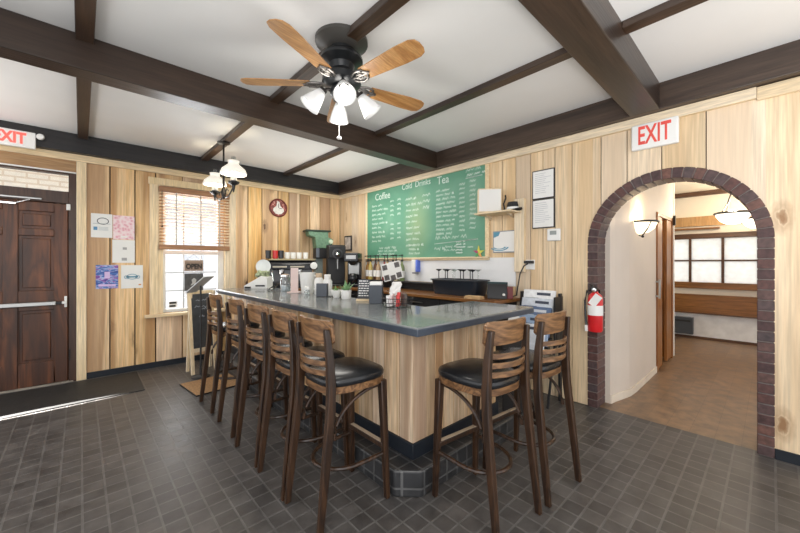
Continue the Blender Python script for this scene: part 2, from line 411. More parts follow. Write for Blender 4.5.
for k in range(nb):
    t0, t1 = math.pi * k / nb + .007, math.pi * (k + 1) / nb - .007
    A = [(CY + r * math.cos(t), SPR + r * math.sin(t)) for r, t in ((RI, t0), (RO, t0), (RO, (t0 + t1) / 2), (RO, t1), (RI, t1))]
    mb.prism(A, 'x', X0, X1)
    t0, t1 = math.pi * k / nb, math.pi * (k + 1) / nb
    A = [(CY + r * math.cos(t), SPR + r * math.sin(t)) for r, t in ((RI + .005, t0), (RO - .005, t0), (RO - .005, t1), (RI + .005, t1))]
    mo.prism(A, 'x', X0 + .005, X1 - .004)
ba = struct(mb, 'trim_brick_arch', M['brick'], bevel=.003, seg=1)
mo.build('mortar', M['mortar'], ba)
# --- trims
struct(MB().box(-2, XB, YA - .03, YA, 2.535, 2.615), 'trim_1', M['pine_trim'], bevel=.003)
struct(MB().box(XB - .035, XB, .07, YA - .03, 2.535, 2.615).box(XB - .028, XB, -2, .068, 2.52, 2.612), 'trim_2', M['pine_trimy'], bevel=.003)
struct(MB().box(.05, XB, YA - .012, YA + .01, 0, .072), 'baseboard_left', M['base'])
struct(MB().box(XB - .012, XB + .01, -2, CY - RO - .002, 0, .072), 'baseboard_right', M['base'])
# --- beams
for x0, x1, y0, y1, z0, mt in ((-2.6, XB, YA - .10, YA, 2.617, 'beam_black'), (-2.6, XB - .10, 3.003, 3.170, 2.605, 'beamx'), (-2.6, XB - .10, .615, .823, 2.615, 'beamx')):
    b = struct(MB().box(x0, x1, y0, y1, z0, ZC), 'ceiling_beam', M[mt], bevel=.006)
    
struct(MB().box(XB - .10, XB, -1.4, YA - .10, 2.617, ZC), 'ceiling_beam', M['beamy'], bevel=.006)
for x in (.02, 1.265, 2.45, -1.2):
    for y0, y1 in ((-1.4, .615), (.823, 3.003), (3.17, YA - .10)):
        struct(MB().box(x - .045, x + .045, y0, y1, ZC - .045, ZC), 'ceiling_joist', M['beamy'], bevel=.004)

# --- door_1 with transom
d1 = thing('door_1', 'dark stained panelled entrance door with a transom and a steel push bar', 'door', (0, YA, 0)); d1['kind'] = 'structure'
fr = MB()
fr.box(-.10, -.035, -.005, .10, 0, 2.40).box(-1.05, -.98, -.005, .10, 0, 2.40)
fr.box(-.98, -.10, -.005, .10, 2.04, 2.175).box(-.98, -.10, -.005, .10, 2.375, 2.40)
fr.build('door_frame', M['doorframe'], d1, bevel=.004)
MB().box(-.035, .052, -.025, .02, 0, 2.535).build('door_casing', M['pine_post'], d1, bevel=.004)
MB().box(-1.2, -.036, -.014, .004, 2.405, 2.535).build('header_board', wood('header_pine', (.42, .25, .12), (.34, .19, .08), 'x', 5, 12, .5), d1, bevel=.003)
MB().box(-1.0, -.036, -.02, 0, 2.392, 2.405).build('header_lit_edge', M['white'], d1)  # white strip paints in the light catching the header edge
lf = MB()
lf.box(-.985, -.098, .035, .06, .015, 2.038)          # back skin
for x0, x1 in ((-.975, -.86), (-.60, -.49), (-.215, -.105)): lf.box(x0, x1, .012, .05, .015, 2.035)
for z0, z1 in ((.015, .27), (.84, 1.06), (1.66, 1.74), (1.93, 2.035)):
    for x0, x1 in ((-.86, -.60), (-.49, -.215)): lf.box(x0, x1, .012, .05, z0, z1)
for x0, x1 in ((-.86, -.60), (-.49, -.215)):
    for z0, z1 in ((.27, .84), (1.06, 1.66), (1.74, 1.93)):
        lf.prism([(x0 + .03, z0 + .03), (x1 - .03, z0 + .03), (x1 - .03, z1 - .03), (x0 + .03, z1 - .03)], 'y', .022, .04)
leaf = lf.build('door_leaf', M['door'], d1, bevel=.006)
pb = MB().box(-.86, -.20, -.062, -.022, .893, .937).build('push_bar', M['steel'], leaf, bevel=.006)
MB().box(-.20, -.155, -.055, .012, .90, .93).build('push_bar_tip', M['dark'], leaf, bevel=.004)
MB().box(-.155, -.115, -.05, .012, .90, .93).box(-.135, -.112, -.02, .013, .86, .985).build('latch_bracket', M['white_gloss'], leaf, bevel=.004)
MB().box(-.80, -.31, -.03, -.012, 2.055, 2.075).build('closer_rail', M['steel'], d1, bevel=.004)
MB().box(-.62, -.50, -.05, -.004, 1.985, 2.005).sweep([(-.52, -.03, 1.995), (-.40, -.028, 2.05)], .008).build('closer_arm', M['chrome'], d1, bevel=.003)
MB().box(-.118, -.085, -.02, 0, 1.965, 2.035).build('door_sensor', M['white_gloss'], d1, bevel=.004)
MB().box(-.98, -.10, .05, .056, 2.175, 2.375).build('transom_glass', M['glass'], d1)
MB().box(-1.0, -.06, -.03, .06, 0, .014).build('threshold', plain('worn_threshold', (.30, .27, .23), .5, var=.3), d1, bevel=.003)
MB().box(-.098, -.086, -.012, -.004, 1.62, 1.75).box(-.098, -.086, -.012, -.004, .25, .38).build('hinge', M['bronze'], d1)

# --- window_1
w1 = thing('window_1', 'double hung window in pale pine casing with wooden blind half lowered', 'window', (0, YA, 0)); w1['kind'] = 'structure'
cs = MB().box(.655, .745, -.022, .02, .69, 2.40).box(1.615, 1.705, -.022, .02, .69, 2.40).box(.64, 1.72, -.028, .02, 2.385, 2.475)
cs.build('window_casing', M['pine_post'], w1, bevel=.004)
MB().box(.745, .80, -.012, .12, .70, 2.385).box(1.56, 1.615, -.012, .12, .70, 2.385).box(.80, 1.56, 0, .12, 2.30, 2.385).build('window_jamb', M['pine_post'], w1, bevel=.003)
MB().box(.60, 1.75, -.07, .10, .655, .695).build('window_sill', M['pine_trim'], w1, bevel=.006)
ws = MB().box(.80, .835, .06, .10, .695, 2.30).box(1.475, 1.56, .06, .10, .695, 2.30).box(.835, 1.475, .06, .10, .695, .74).box(.835, 1.475, .06, .10, 1.475, 1.53).box(.835, 1.475, .06, .10, 2.26, 2.30)
ws.build('window_sash', M['white_gloss'], w1, bevel=.003)
mu = MB()
for x in (1.048, 1.262): mu.box(x - .008, x + .008, .07, .09, .74, 1.475).box(x - .008, x + .008, .07, .09, 1.53, 2.26)
for z in (.985, 1.23, 1.77, 2.015): mu.box(.835, 1.475, .07, .09, z - .008, z + .008)
mu.build('window_mullions', plain('grey_mullion', (.50, .50, .50), .5), w1)
MB().box(.83, 1.48, .078, .082, .735, 2.27).build('window_pane', M['glass'], w1)
# small sticker on the glass
st = thing('window_sticker', 'small dark printed sticker at the bottom corner of the window glass', 'sticker', (.92, YA + .05, .80))
MB().box(-.05, .05, 0, .002, -.045, .045).build('backing', M['paper'], st)
MB().box(-.04, .04, -.002, 0, .008, .034).box(-.04, .03, -.002, 0, -.034, -.008).build('print', M['dark'], st)
# blind
bl = thing('window_blind', 'wooden slat blind lowered over the upper half of the window', 'blind', (1.18, YA - .002, 2.37))
MB().box(-.43, .43, -.055, -.012, -.075, 0).build('headrail', M['blindrail'], bl, bevel=.005)
sl = MB()
for k in range(16):
    z = -.105 - k * .0415
    Mx = Matrix.Translation((0, -.033, z)) @ Matrix.Rotation(R(-15), 4, 'X')
    sl.box(-.425, .425, -.024, .024, -.0013, .0013, Mx)
sl.build('slats', M['blind'], bl)
MB().box(-.428, .428, -.058, -.008, -.83, -.765).build('bottom_rail', M['blindrail'], bl, bevel=.006)
cd = MB()
for x in (-.24, .05, .29): cd.box(x - .008, x + .008, -.060, -.0585, -.77, -.07)
cd.build('ladder_tape', plain('grey_tape', (.45, .42, .38), .8), bl)
MB().sweep([(-.40, -.065, -.06), (-.40, -.068, -.52)], .003).sphere((-.40, -.068, -.53), .012).build('pull_cord', M['dark'], bl)

# --- exterior seen through the panes
struct(MB().box(-14, 14, YA + .3, 40, -.6, -.5), 'ground_snow', plain('snow', (.85, .86, .88), .9))
hs = thing('neighbour_house', 'pale clapboard house with a grey roof across the street beyond the window', 'house', (3.6, 17, -.5))
MB().box(-2.6, 2.6, 0, 5, 0, 3.7).build('house_wall', plain('siding', (.86, .86, .87), .8), hs)
MB().prism([(-3.0, 3.65), (3.0, 3.65), (1.6, 4.9), (-1.6, 4.9)], 'y', -.4, 5.4).build('house_roof', plain('grey_roof', (.55, .53, .52), .8), hs)
for x in (-1.5, 0, 1.4): MB().box(x - .4, x + .4, -.03, .02, 1.4, 2.7).build('house_window', plain('house_glass', (.62, .64, .68), .3), hs)
# brick return outside the transom
struct(MB().box(-2.4, .25, YA + 1.6, YA + 1.75, 0, 3.6), 'wall_outside', tiles('painted_brick', (.93, .84, .70), (.95, .86, .73), (.80, .66, .50), .22, .075, .5, .8, .012, 0, 0, .3, .08))

# ================================================================= HALL BEYOND THE ARCH
HX = 8.15
struct(MB().box(XB + .05, HX + .1, -2.5, 3.6, -.05, 0.0), 'floor_hall', M['lvp'])
struct(MB().box(XB + .25, HX + .2, -2.5, 3.6, 2.64, 2.70), 'ceiling_hall', plain('hall_ceiling', (.82, .74, .60), .6, var=.03))
hw = MB(); HY = .975
curve = [(XB + .21, 1.06), (3.86, 1.045), (3.98, 1.015), (4.12, .985), (4.3, HY)]
for (xa, ya), (xb, yb) in zip(curve[:-1], curve[1:]):
    hw.prism([(xa, ya), (xb, yb), (xb, yb + .12), (xa, ya + .12)], 'z', 0, 2.64)
hw.box(4.3, 5.26, HY, HY + .12, 0, 2.64).box(6.25, 6.36, HY, HY + .12, 0, 2.64).box(5.26, 6.25, HY, HY + .12, 2.0, 2.64)
struct(hw, 'wall_hall_left', M['hallwhite'])
hb = MB()
for (xa, ya), (xb, yb) in zip(curve[:-1], curve[1:]):
    hb.prism([(xa, ya - .012), (xb, yb - .012), (xb, yb), (xa, ya)], 'z', 0, .075)
hb.box(4.3, 5.26, HY - .012, HY, 0, .075)
struct(hb, 'baseboard_hall', plain('cream_baseboard', (.74, .66, .55), .5), bevel=.003)
struct(MB().box(6.36, 6.40, HY - .01, HY + .13, 0, 2.64), 'trim_3', M['white'])
# room behind the hall door
struct(MB().box(5.0, 6.36, 1.9, 1.95, 0, 2.64).box(5.0, 5.05, 1.1, 1.9, 0, 2.64).box(6.3, 6.35, 1.1, 1.9, 0, 2.64), 'wall_closet', plain('closet_wall', (.62, .50, .24), .7))
d2 = thing('door_2', 'brown oak folding hall door standing half open', 'door', (5.26, HY, 0)); d2['kind'] = 'structure'
MB().box(0, .05, -.018, .12, 0, 2.0).box(.94, .99, -.018, .12, 0, 2.0).box(.05, .94, -.012, .12, 1.955, 2.0).build('door_frame', M['oak_brown'], d2, bevel=.003)
MB().box(.05, .33, -.006, .03, .02, 1.95).build('door_leaf', M['oak_brown'], d2, bevel=.003)
MB().box(.62, .94, -.006, .03, .02, 1.95).build('door_leaf', M['oak_brown'], d2, bevel=.003)
point('closet_bulb', (5.7, 1.5, 1.9), 6, (1, .8, .5), .05)
MB().box(-.03, -.012, -.05, -.03, .92, 1.16).box(-.028, -.014, -.04, .0, .94, .96).box(-.028, -.014, -.04, 0, 1.12, 1.14).build('door_handle', M['steel'], d2, bevel=.003)
MB().box(.955, .985, -.05, -.016, 1.90, 2.04).build('door_closer', M['bronze'], d2, bevel=.003)
# far wall with windows
fw = MB(); WY0, WY1, WZ0, WZ1 = -1.4, 2.75, .965, 1.80
fw.box(HX, HX + .1, -2.5, WY0, 0, 2.64).box(HX, HX + .1, WY1, 3.6, 0, 2.64).box(HX, HX + .1, WY0, WY1, 0, WZ0).box(HX, HX + .1, WY0, WY1, WZ1, 2.64)
struct(fw, 'wall_hall_far', M['cream'])
w2 = thing('window_2', 'long frosted window with dark mullions at the end of the hall', 'window', (HX, 0, 0)); w2['kind'] = 'structure'
dk = wood('window_brown', (.12, .055, .028), (.08, .035, .018), 'y', 6, 12, .4)
MB().box(-.05, .03, WY0 - .06, WY1 + .06, WZ1 - .005, WZ1 + .085).build('window_head', dk, w2, bevel=.004)
MB().box(-.07, .04, WY0 - .06, WY1 + .06, WZ0 - .06, WZ0 + .05).build('window_sill', M['oak_brownx'], w2, bevel=.004)
mm = MB(); y = .567 - .436 * 4
while y < WY1:
    mm.box(-.02, .03, y - .018, y + .018, WZ0, WZ1); y += .436
mm.box(-.015, .03, WY0, WY1, 1.39, 1.415)
mm.build('window_mullions', dk, w2)
MB().box(.01, .016, WY0, WY1, WZ0, WZ1).build('window_pane', M['frost'], w2)
struct(MB().box(HX - .06, HX, -2.5, 3.6, 2.56, 2.64), 'trim_4', dk)
struct(MB().box(HX - .05, HX, -2.5, 3.6, 2.02, 2.19), 'trim_5', wood('valance_pine', (.50, .30, .13), (.42, .23, .09), 'z', 5, 12, .5))
struct(MB().box(HX - .10, HX, .60, 1.3, 1.955, 1.985), 'trim_6', M['oak_brownx'])
struct(MB().box(HX - .02, HX, -2.5, 3.6, .0, .045), 'baseboard_far', dk)
struct(MB().box(HX - .012, HX, -2.5, 3.6, .045, .45), 'trim_8', plain('pale_panel', (.74, .74, .74), .5))
bn = thing('bench_back', 'long brown varnished bench board fixed below the hall window', 'bench', (HX, .9, 0))
MB().box(-.07, -.025, -3.2, 2.2, .47, .80, None).build('back_board', M['oak_brownx'], bn, bevel=.005)
MB().box(-.10, -.02, -3.2, 2.2, .455, .475).build('lower_rail', dk, bn, bevel=.003)
for y in (-2.5, -1.2, .1, 1.4): MB().box(-.027, 0, y - .04, y + .04, .48, .78).build('bracket', dk, bn)
hc = thing('baseboard_heater', 'dark grey heater box on the floor under the bench board', 'heater', (HX - .09, 1.08, .1))
MB().box(-.05, .06, -.13, 1.2, -.02, .28).build('housing', plain('heater_grey', (.045, .052, .062), .45), hc, bevel=.006)
MB().box(-.056, -.05, -.10, 1.15, .20, .235).build('slot', M['dark'], hc)

# wall sconce
sc = thing('wall_sconce', 'lit half-bowl sconce with a dark rim on the hall wall', 'lamp', (4.42, HY, 1.76))
Ms = Matrix.Identity(4)
MB().lathe([(.02, -.085), (.09, -.07), (.14, -.03), (.165, .03)], 16, (0, 0, 0), None, True, False, math.pi, 2 * math.pi).build('glass_bowl', plain('sconce_glass', (1, .93, .80), .4, emit=1.6, emc=(1, .84, .58)), sc, smooth=True, solid=.004)
MB().lathe([(.155, .028), (.185, .030), (.185, .048), (.155, .048)], 16, (0, 0, 0), None, False, False, math.pi, 2 * math.pi).build('rim', M['bronze'], sc)
MB().sweep([(-.10, -.13, .03), (-.09, -.10, -.04), (-.06, -.06, -.09), (0, -.03, -.11), (0, -.004, -.10)], .006).sphere((-.03, -.045, -.115), .014).build('bracket', M['bronze'], sc, smooth=True)
point('sconce_bulb', (4.42, HY - .10, 1.86), 7, (1, .78, .5), .04)
# hall pendants
def hall_pendant(loc, label):
    t = thing('bowl_pendant', label, 'lamp', loc, 0, 'bowl pendants in the hall')
    MB().lathe([(.004, -.145), (.07, -.135), (.13, -.095), (.172, -.03), (.176, 0)], 20, cap1=False).build('glass_bowl', plain('pendant_glass', (1, .96, .88), .4, emit=2.2, emc=(1, .92, .76)), t, smooth=True, solid=.004)
    MB().lathe([(.172, -.006), (.200, 0), (.200, .018), (.172, .026)], 24, cap0=False, cap1=False).build('rim', M['bronze'], t, smooth=True)
    rods = MB().sweep([(0, 0, .30), (0, 0, 2.64 - loc[2])], .008)
    for a in (30, 150, 270):
        rods.sweep([(.185 * math.cos(R(a)), .185 * math.sin(R(a)), .02), (.10 * math.cos(R(a)), .10 * math.sin(R(a)), .13), (.05 * math.cos(R(a)), .05 * math.sin(R(a)), .25), (0, 0, .33)], .006)
    rods.build('rods', M['bronze'], t, smooth=True)
    MB().lathe([(.06, 2.64 - loc[2]), (.06, 2.615 - loc[2]), (.02, 2.60 - loc[2])], 16).build('ceiling_cup', M['bronze'], t)
    point('pendant_bulb', (loc[0], loc[1], loc[2] + .08), 26, (1, .86, .66), .05)
hall_pendant((6.5, .352, 2.03), 'lit white bowl pendant hanging whole in view beneath the brick arch')
hall_pendant((7.55, .14, 2.03), 'second bowl pendant, partly behind the brick arch edge')

# ================================================================= BAR
YE = 4.95
bar = thing('bar_counter', 'long L-shaped bar front clad in upright pine boards on a tiled step', 'bar counter', (1.5, 1.5, 0))
pl = MB()
ys = [0]; random.seed(3)
while ys[-1] < YE - 1.5 - .25: ys.append(ys[-1] + random.uniform(.10, .19))
ys.append(YE - 1.5)
for a, b in zip(ys[:-1], ys[1:]): pl.box(0, .018, a + .0015, b - .0015, .25, .985)
xs = [0, .12, .21, .29, .40, .47, .56, .70, .82, .94]
for a, b in zip(xs[:-1], xs[1:]): pl.box(a + .0015, b - .0015, 0, .018, .25, .985)
for a, b in ((0.02, .17), (.17, .30)): pl.box(.94, .955, a, b, .25, .985)
pl.build('board_cladding', M['bar_pine'], bar, bevel=.002, seg=1)
MB().prism([(.016, .016), (.94, .016), (.94, .30), (.40, .30), (.40, YE - 1.5), (.016, YE - 1.5)], 'z', .15, .985).build('carcass', M['dark'], bar)
MB().prism([(-.012, -.012), (.96, -.012), (.96, .31), (.90, .31), (.90, .03), (.03, .03), (.03, YE - 1.5), (-.012, YE - 1.5)], 'z', .155, .25).build('kick_board', M['base'], bar, bevel=.004)
ct = MB().prism([(1.30, 1.265), (2.60, 1.265), (2.60, 1.84), (1.98, 1.84), (1.98, YE), (1.30, YE)], 'z', .986, 1.02).build('slate_countertop', M['stone'], bevel=.006, seg=2)
tag(ct, 'L-shaped dark slate worktop lying on the pine bar', 'countertop')
edge = MB()
edge.prism([(1.297, 1.262), (2.603, 1.262), (2.603, 1.285), (1.32, 1.285), (1.32, YE), (1.297, YE)], 'z', .972, 1.012)
edge.build('front_edge', M['stone_edge'], ct, bevel=.004)
stp = MB().prism([(1.335, 1.49), (1.452, 1.375), (2.50, 1.375), (2.50, 1.9), (2.0, 1.9), (2.0, YE), (1.335, YE)], 'z', 0, .155)
struct(stp, 'floor_step', M['step'], bevel=.012, seg=3)

# bar stools ------------------------------------------------------------
def make_stool(label, group):
    t = thing('bar_stool', label, 'bar stool', (0, 0, 0), 0, group)
    def outline(sc, z, n=28):
        pts = []
        for k in range(n):
            a = 2 * math.pi * k / n; c, s_ = math.cos(a), math.sin(a); e = .55
            x = math.copysign(abs(c) ** e, c); y = math.copysign(abs(s_) ** e, s_)
            wd = .189 if y > 0 else .189 - .020 * (-y)
            pts.append((x * wd * sc, y * .200 * sc + .012, z))
        return pts
    MB().rings([outline(.97, .675), outline(1.0, .68), outline(1.0, .712), outline(.97, .716)]).build('seat_frame', M['stoolback'], t, smooth=True)
    MB().rings([outline(.985, .714), outline(1.01, .722), outline(1.02, .738), outline(.99, .752), outline(.90, .762), outline(.6, .770), outline(.2, .772)]).build('seat_cushion', M['vinyl'], t, smooth=True)
    for s in (-1, 1):
        rs = []
        for z, y, x, w_, d in ((0, -.252, .180, .028, .032), (.30, -.218, .176, .032, .040), (.60, -.184, .170, .034, .044), (.72, -.178, .166, .034, .044), (.86, -.181, .160, .032, .040), (.98, -.192, .154, .028, .032), (1.025, -.198, .152, .026, .028)):
            rs.append([(s * x + a * w_ / 2, y + b * d / 2, z) for a, b in ((-1, -1), (1, -1), (1, 1), (-1, 1))])
        MB().rings(rs).build('leg', M['stoolwood'], t, bevel=.005)
        MB().bar((s * .176, .190, 0), (s * .160, .165, .69), .028, .028, (0, 1, 0), .042, .042).build('leg', M['stoolwood'], t, bevel=.005)
    n = 20; rs = []
    for k in range(n + 1):
        u = -1 + 2 * k / n; x = .172 * u
        hh = .063 - (.018 * (1 - math.sqrt(max(0, 1 - ((abs(u) - .86) / .14) ** 2))) if abs(u) > .86 else 0)
        yc = -.166 - .034 * (1 - u * u)
        ring = []
        for dz, dy in ((-hh, -.009), (hh, -.009), (hh, .009), (-hh, .009)):
            z = 1.003 + dz; ring.append((x, yc + dy - (z - .985) * .10, z))
        rs.append(ring)
    MB().rings(rs).build('back_panel', M['stoolback'], t, bevel=.003)
    for z in (.795, .843, .891):
        rs = []
        for k in range(n + 1):
            u = -1 + 2 * k / n; x = .155 * u; yc = -.176 - .050 * (1 - u * u) - (z - .8) * .05
            rs.append([(x, yc + b, z + a) for a, b in ((-.014, -.007), (.014, -.007), (.014, .007), (-.014, .007))])
        MB().rings(rs).build('back_slat', M['stoolback'], t, bevel=.003)
    hoop = [(-.165, .165, .265), (-.163, .08, .265), (-.160, 0, .265)]
    for k in range(1, 12):
        a = math.pi * k / 12; hoop.append((-.160 * math.cos(a), -.17 * math.sin(a), .265))
    hoop += [(.160, 0, .265), (.163, .08, .265), (.165, .165, .265)]
    MB().sweep(hoop, .0115).build('foot_hoop', M['stoolwood'], t, smooth=True)
    fb = MB().box(-.165, .165, .158, .186, .295, .325).build('foot_bar', M['stoolwood'], t, bevel=.004)
    MB().box(-.15, .15, .160, .184, .325, .328).build('wear_strip', plain('worn_strip', (.42, .33, .24), .35), fb) if not t.get('x') else None
    for s in (-1, 1):
        pts = [(s * (.158 + .006 * k / 10), .135 - .295 * math.sin(math.pi / 2 * k / 10), .455 + .210 * math.cos(math.pi / 2 * k / 10)) for k in range(11)]
        MB().sweep(pts, .010).build('arch_brace', M['stoolwood'], t, smooth=True)
    return t
G1 = 'bar stools along the long side of the bar'; G2 = 'bar stools at the short end of the bar'
s0 = make_stool('wooden bar stool with black seat on the long side, nearest the counter corner', G1)
s0.location = (1.115, 1.693, 0); s0.rotation_euler = (0, 0, R(-90))
dup(s0, (1.11, 2.09, 0), -90, 'second wooden bar stool from the counter corner along the long side', G1)
dup(s0, (1.11, 2.53, 0), -88, 'middle of the five wooden bar stools along the long side', G1)
dup(s0, (1.125, 3.045, 0), -90, 'fourth wooden bar stool along the long side counted from the corner', G1)
dup(s0, (1.125, 3.64, 0), -89, 'wooden bar stool on the long side farthest from corner, beside the chalkboard sign', G1)
dup(s0, (1.675, 1.13, 0), -6, 'wooden bar stool at the short end of the bar, nearer the counter corner', G2)
dup(s0, (2.125, 1.085, 0), -5, 'wooden bar stool at the short end of the bar, nearer the brick arch', G2)

# ================================================================= BACK COUNTERS
bc = MB().prism([(1.95, 4.80), (3.02, 4.80), (3.02, 1.87), (XB - .003, 1.87), (XB - .003, YA - .014), (1.95, YA - .014)], 'z', .945, .98).build('back_worktop', M['oak_brownx'], bevel=.004)
tag(bc, 'brown wooden back worktop running below the green menu board', 'countertop')
M['shelfdark'] = plain('dark_cabinet', (.020, .017, .016), .5)
yy = [1.90, 2.62, 3.34, 4.06, 4.78]
nm = ['dark under-counter cabinet below the black tub', 'dark under-counter cabinet below the soap dispenser', 'dark under-counter cabinet below the syrup bottles', 'dark under-counter cabinet below the coffee brewer']
for i, (a, b) in enumerate(zip(yy[:-1], yy[1:])):
    c = thing('counter_cabinet', nm[i], 'cabinet', (3.06, (a + b) / 2, 0), 0, 'dark cabinets under the back worktop')
    h = (b - a) / 2 - .004
    MB().box(.02, .46, -h, h, 0, .945).build('carcass', M['shelfdark'], c)
    d = MB().box(0, .02, -h + .004, h - .004, .10, .93).build('cabinet_door', M['dark'], c, bevel=.003)
    MB().bar((-.02, -.1, .88), (-.02, .1, .88), .012, .012).bar((-.02, -.09, .88), (0, -.09, .88), .01, .01).bar((-.02, .09, .88), (0, .09, .88), .01, .01).build('handle', M['steel'], d)
c = thing('counter_cabinet', 'dark under-counter cabinet below the espresso machine', 'cabinet', (2.5, 4.84, 0), 0, 'dark cabinets under the back worktop')
MB().box(-.53, .53, .02, .60, 0, .945).build('carcass', M['shelfdark'], c)
for x in (-.265, .265): MB().box(x - .255, x + .255, 0, .02, .10, .93).build('cabinet_door', M['dark'], c, bevel=.003)
struct(MB().box(XB - .006, XB, 1.93, 4.66, 1.10, 1.425), 'trim_7', plain('white_backsplash', (.80, .81, .82), .35, var=.02))
rs_ = thing('bottle_riser', 'long low black riser shelf standing along the white backsplash', 'shelf', (3.467, 3.80, .98))
MB().box(-.065, .065, -.84, .84, .095, .115).build('top_board', M['dark'], rs_, bevel=.003)
for y in (-.82, .0, .82): MB().box(-.06, .055, y - .012, y + .012, 0, .095).build('support', M['dark'], rs_)
MB().box(.055, .065, -.82, .82, 0, .095).build('back_board', M['dark'], rs_)

# ---------------- items on back counter by the right wall
tub = thing('bus_tub', 'black plastic bus tub full of upside-down stem glasses on the back worktop', 'tub', (3.36, 2.57, .98))
def tubring(sx, sy, z): 
    pts = []
    for k in range(24):
        a = 2 * math.pi * k / 24; c_, s_ = math.cos(a), math.sin(a)
        pts.append((math.copysign(abs(c_) ** .35, c_) * sx, math.copysign(abs(s_) ** .35, s_) * sy, z))
    return pts
MB().rings([tubring(.135, .315, 0), tubring(.155, .345, .17), tubring(.172, .362, .172), tubring(.172, .362, .186), tubring(.150, .340, .186), tubring(.130, .310, .012)]).build('tub_body', plain('navy_black_plastic', (.012, .017, .026), .32), tub, bevel=.003)
gp = [(-.075, -.25), (.05, -.24), (-.06, -.11), (.06, -.12), (-.07, .01), (.055, .02), (-.06, .13), (.06, .14), (-.07, .26), (.05, .255)]
gl0 = None
smoke = plain('dark_glass_stem', (.02, .022, .028), .12)
for i, (x, y) in enumerate(gp):
    loc = (3.36 + x, 2.57 + y, .995)
    clear = i in (1, 4, 7)
    if gl0 is None or clear:
        g = thing('stem_glass', 'upside-down dark-footed stem glass standing in the black bus tub', 'glass', loc, 0, 'stem glasses in the bus tub')
        mt = M['bottle_glass'] if clear else smoke
        MB().lathe([(.038, .0), (.045, .03), (.046, .07), (.036, .115), (.010, .145)], 14, cap0=False).build('bowl', M['bottle_glass'], g, smooth=True)
        MB().lathe([(.016, .135), (.006, .155), (.0055, .265), (.036, .285), (.038, .292), (.0, .292)], 14).build('stem', mt, g, smooth=True)
        if gl0 is None: gl0 = g
        if clear: g['label'] = 'upside-down clear stem glass standing in the black bus tub'
    else:
        dup(gl0, loc, 0, gl0['label'])
pos = thing('card_terminal', 'black payment terminal with a tilted dark screen beside the bus tub', 'card terminal', (3.32, 2.02, .98), -62)
MB().prism([(-.11, 0), (.10, 0), (.10, .05), (-.02, .16), (-.05, .16), (-.11, .03)], 'x', -.10, .10).build('body', M['dark'], pos, bevel=.005)
Mt = Matrix.Translation((0, -.03, .10)) @ Matrix.Rotation(R(52), 4, 'X')
MB().box(-.105, .105, -.075, .085, .0, .016, Mt).build('screen', plain('teal_screen', (.020, .055, .062), .15), pos, bevel=.004)
MB().sphere((.07, -.125, .05), .014).build('indicator', M['white_gloss'], pos, smooth=True)
rd = MB().box(.10, .16, -.07, .0, .0, .13).build('receipt_slot', plain('dark_red_plastic', (.14, .02, .02), .4), pos, bevel=.006)
cl = thing('folded_cloth', 'small folded tan cloth lying on the worktop in front of the terminal', 'cloth', (3.10, 2.17, .98), 8)
cm = MB()
for k, (a, b) in enumerate(((.055, .10), (.050, .095), (.046, .09))):
    cm.box(-a, a, -b, b, k * .010, k * .010 + .009)
cm.build('cloth', plain('tan_cloth', (.62, .42, .22), .9, var=.25, scale=20), cl, bevel=.004)
dp = thing('soap_dispenser', 'white soap dispenser with a blue side on the white backsplash', 'dispenser', (XB - .007, 3.44, 1.32), -90)
MB().box(-.055, .02, -.08, 0, -.09, .09).build('body', M['white_gloss'], dp, bevel=.01)
MB().box(.02, .05, -.075, 0, -.085, .085).build('side', plain('blue_plastic', (.12, .20, .72), .35), dp, bevel=.008)
MB().box(-.03, .03, -.09, -.02, -.11, -.09).build('nozzle', plain('grey_plastic', (.25, .25, .27), .4), dp, bevel=.004)
# syrup bottles
cols = [(.30, .16, .05), (.55, .42, .12), (.10, .05, .03), (.42, .30, .18), (.25, .05, .05), (.50, .38, .20), (.14, .09, .05), (.62, .55, .40), (.20, .26, .12)]
names = ['amber', 'honey-yellow', 'very dark brown', 'caramel', 'dark red', 'pale caramel', 'dark brown', 'cream', 'green-brown']
for i, y in enumerate((4.52, 4.42, 4.32, 4.22, 4.10, 4.00, 3.90, 3.80, 3.70)):
    g = thing('syrup_bottle', f'{names[i]} syrup bottle with a black pump on the riser', 'bottle', (3.475 - .025 * (i % 2), y, 1.0955), 0, 'syrup bottles under the menu board')
    MB().lathe([(.036, 0), (.038, .01), (.038, .19), (.030, .225), (.015, .26), (.015, .29), (.0, .29)], 16).build('body', plain('syrup', cols[i], .15), g, smooth=True)
    MB().lathe([(.0385, .05), (.0388, .05), (.0388, .15), (.0385, .15)], 16, cap0=False, cap1=False).build('label', M['paper'], g)
    MB().lathe([(.018, .288), (.018, .31), (.006, .315), (.006, .37), (.016, .372), (.016, .39), (.0, .39)], 12).bar((0, 0, .382), (-.06, .01, .375), .012, .012).build('pump', M['dark'], g, smooth=True)
# pinwheel-like white display card behind the bottles' front
dc = thing('display_card', 'white display card with dark square pictures standing before the syrup bottles', 'display card', (3.10, 3.50, .98), -62)
Mr = Matrix.Translation((0, 0, .27)) @ Matrix.Rotation(R(-14), 4, 'Y')
MB().box(-.14, .14, -.004, .004, -.12, .12, Mr).build('card', M['paper'], dc, bevel=.002)
for x, z in ((-.09, .07), (.09, .07), (-.09, -.07), (.09, -.07), (.0, -.09)):
    MB().box(x - .035, x + .035, -.007, -.003, z - .035, z + .035, Mr).build('picture', plain('photo_dark', (.10, .09, .09), .4, var=.5, scale=30), dc)
MB().bar((0, .0, .0), (0, .0, .17), .02, .012).box(-.06, .06, -.03, .06, 0, .012).build('stand', M['dark'], dc)
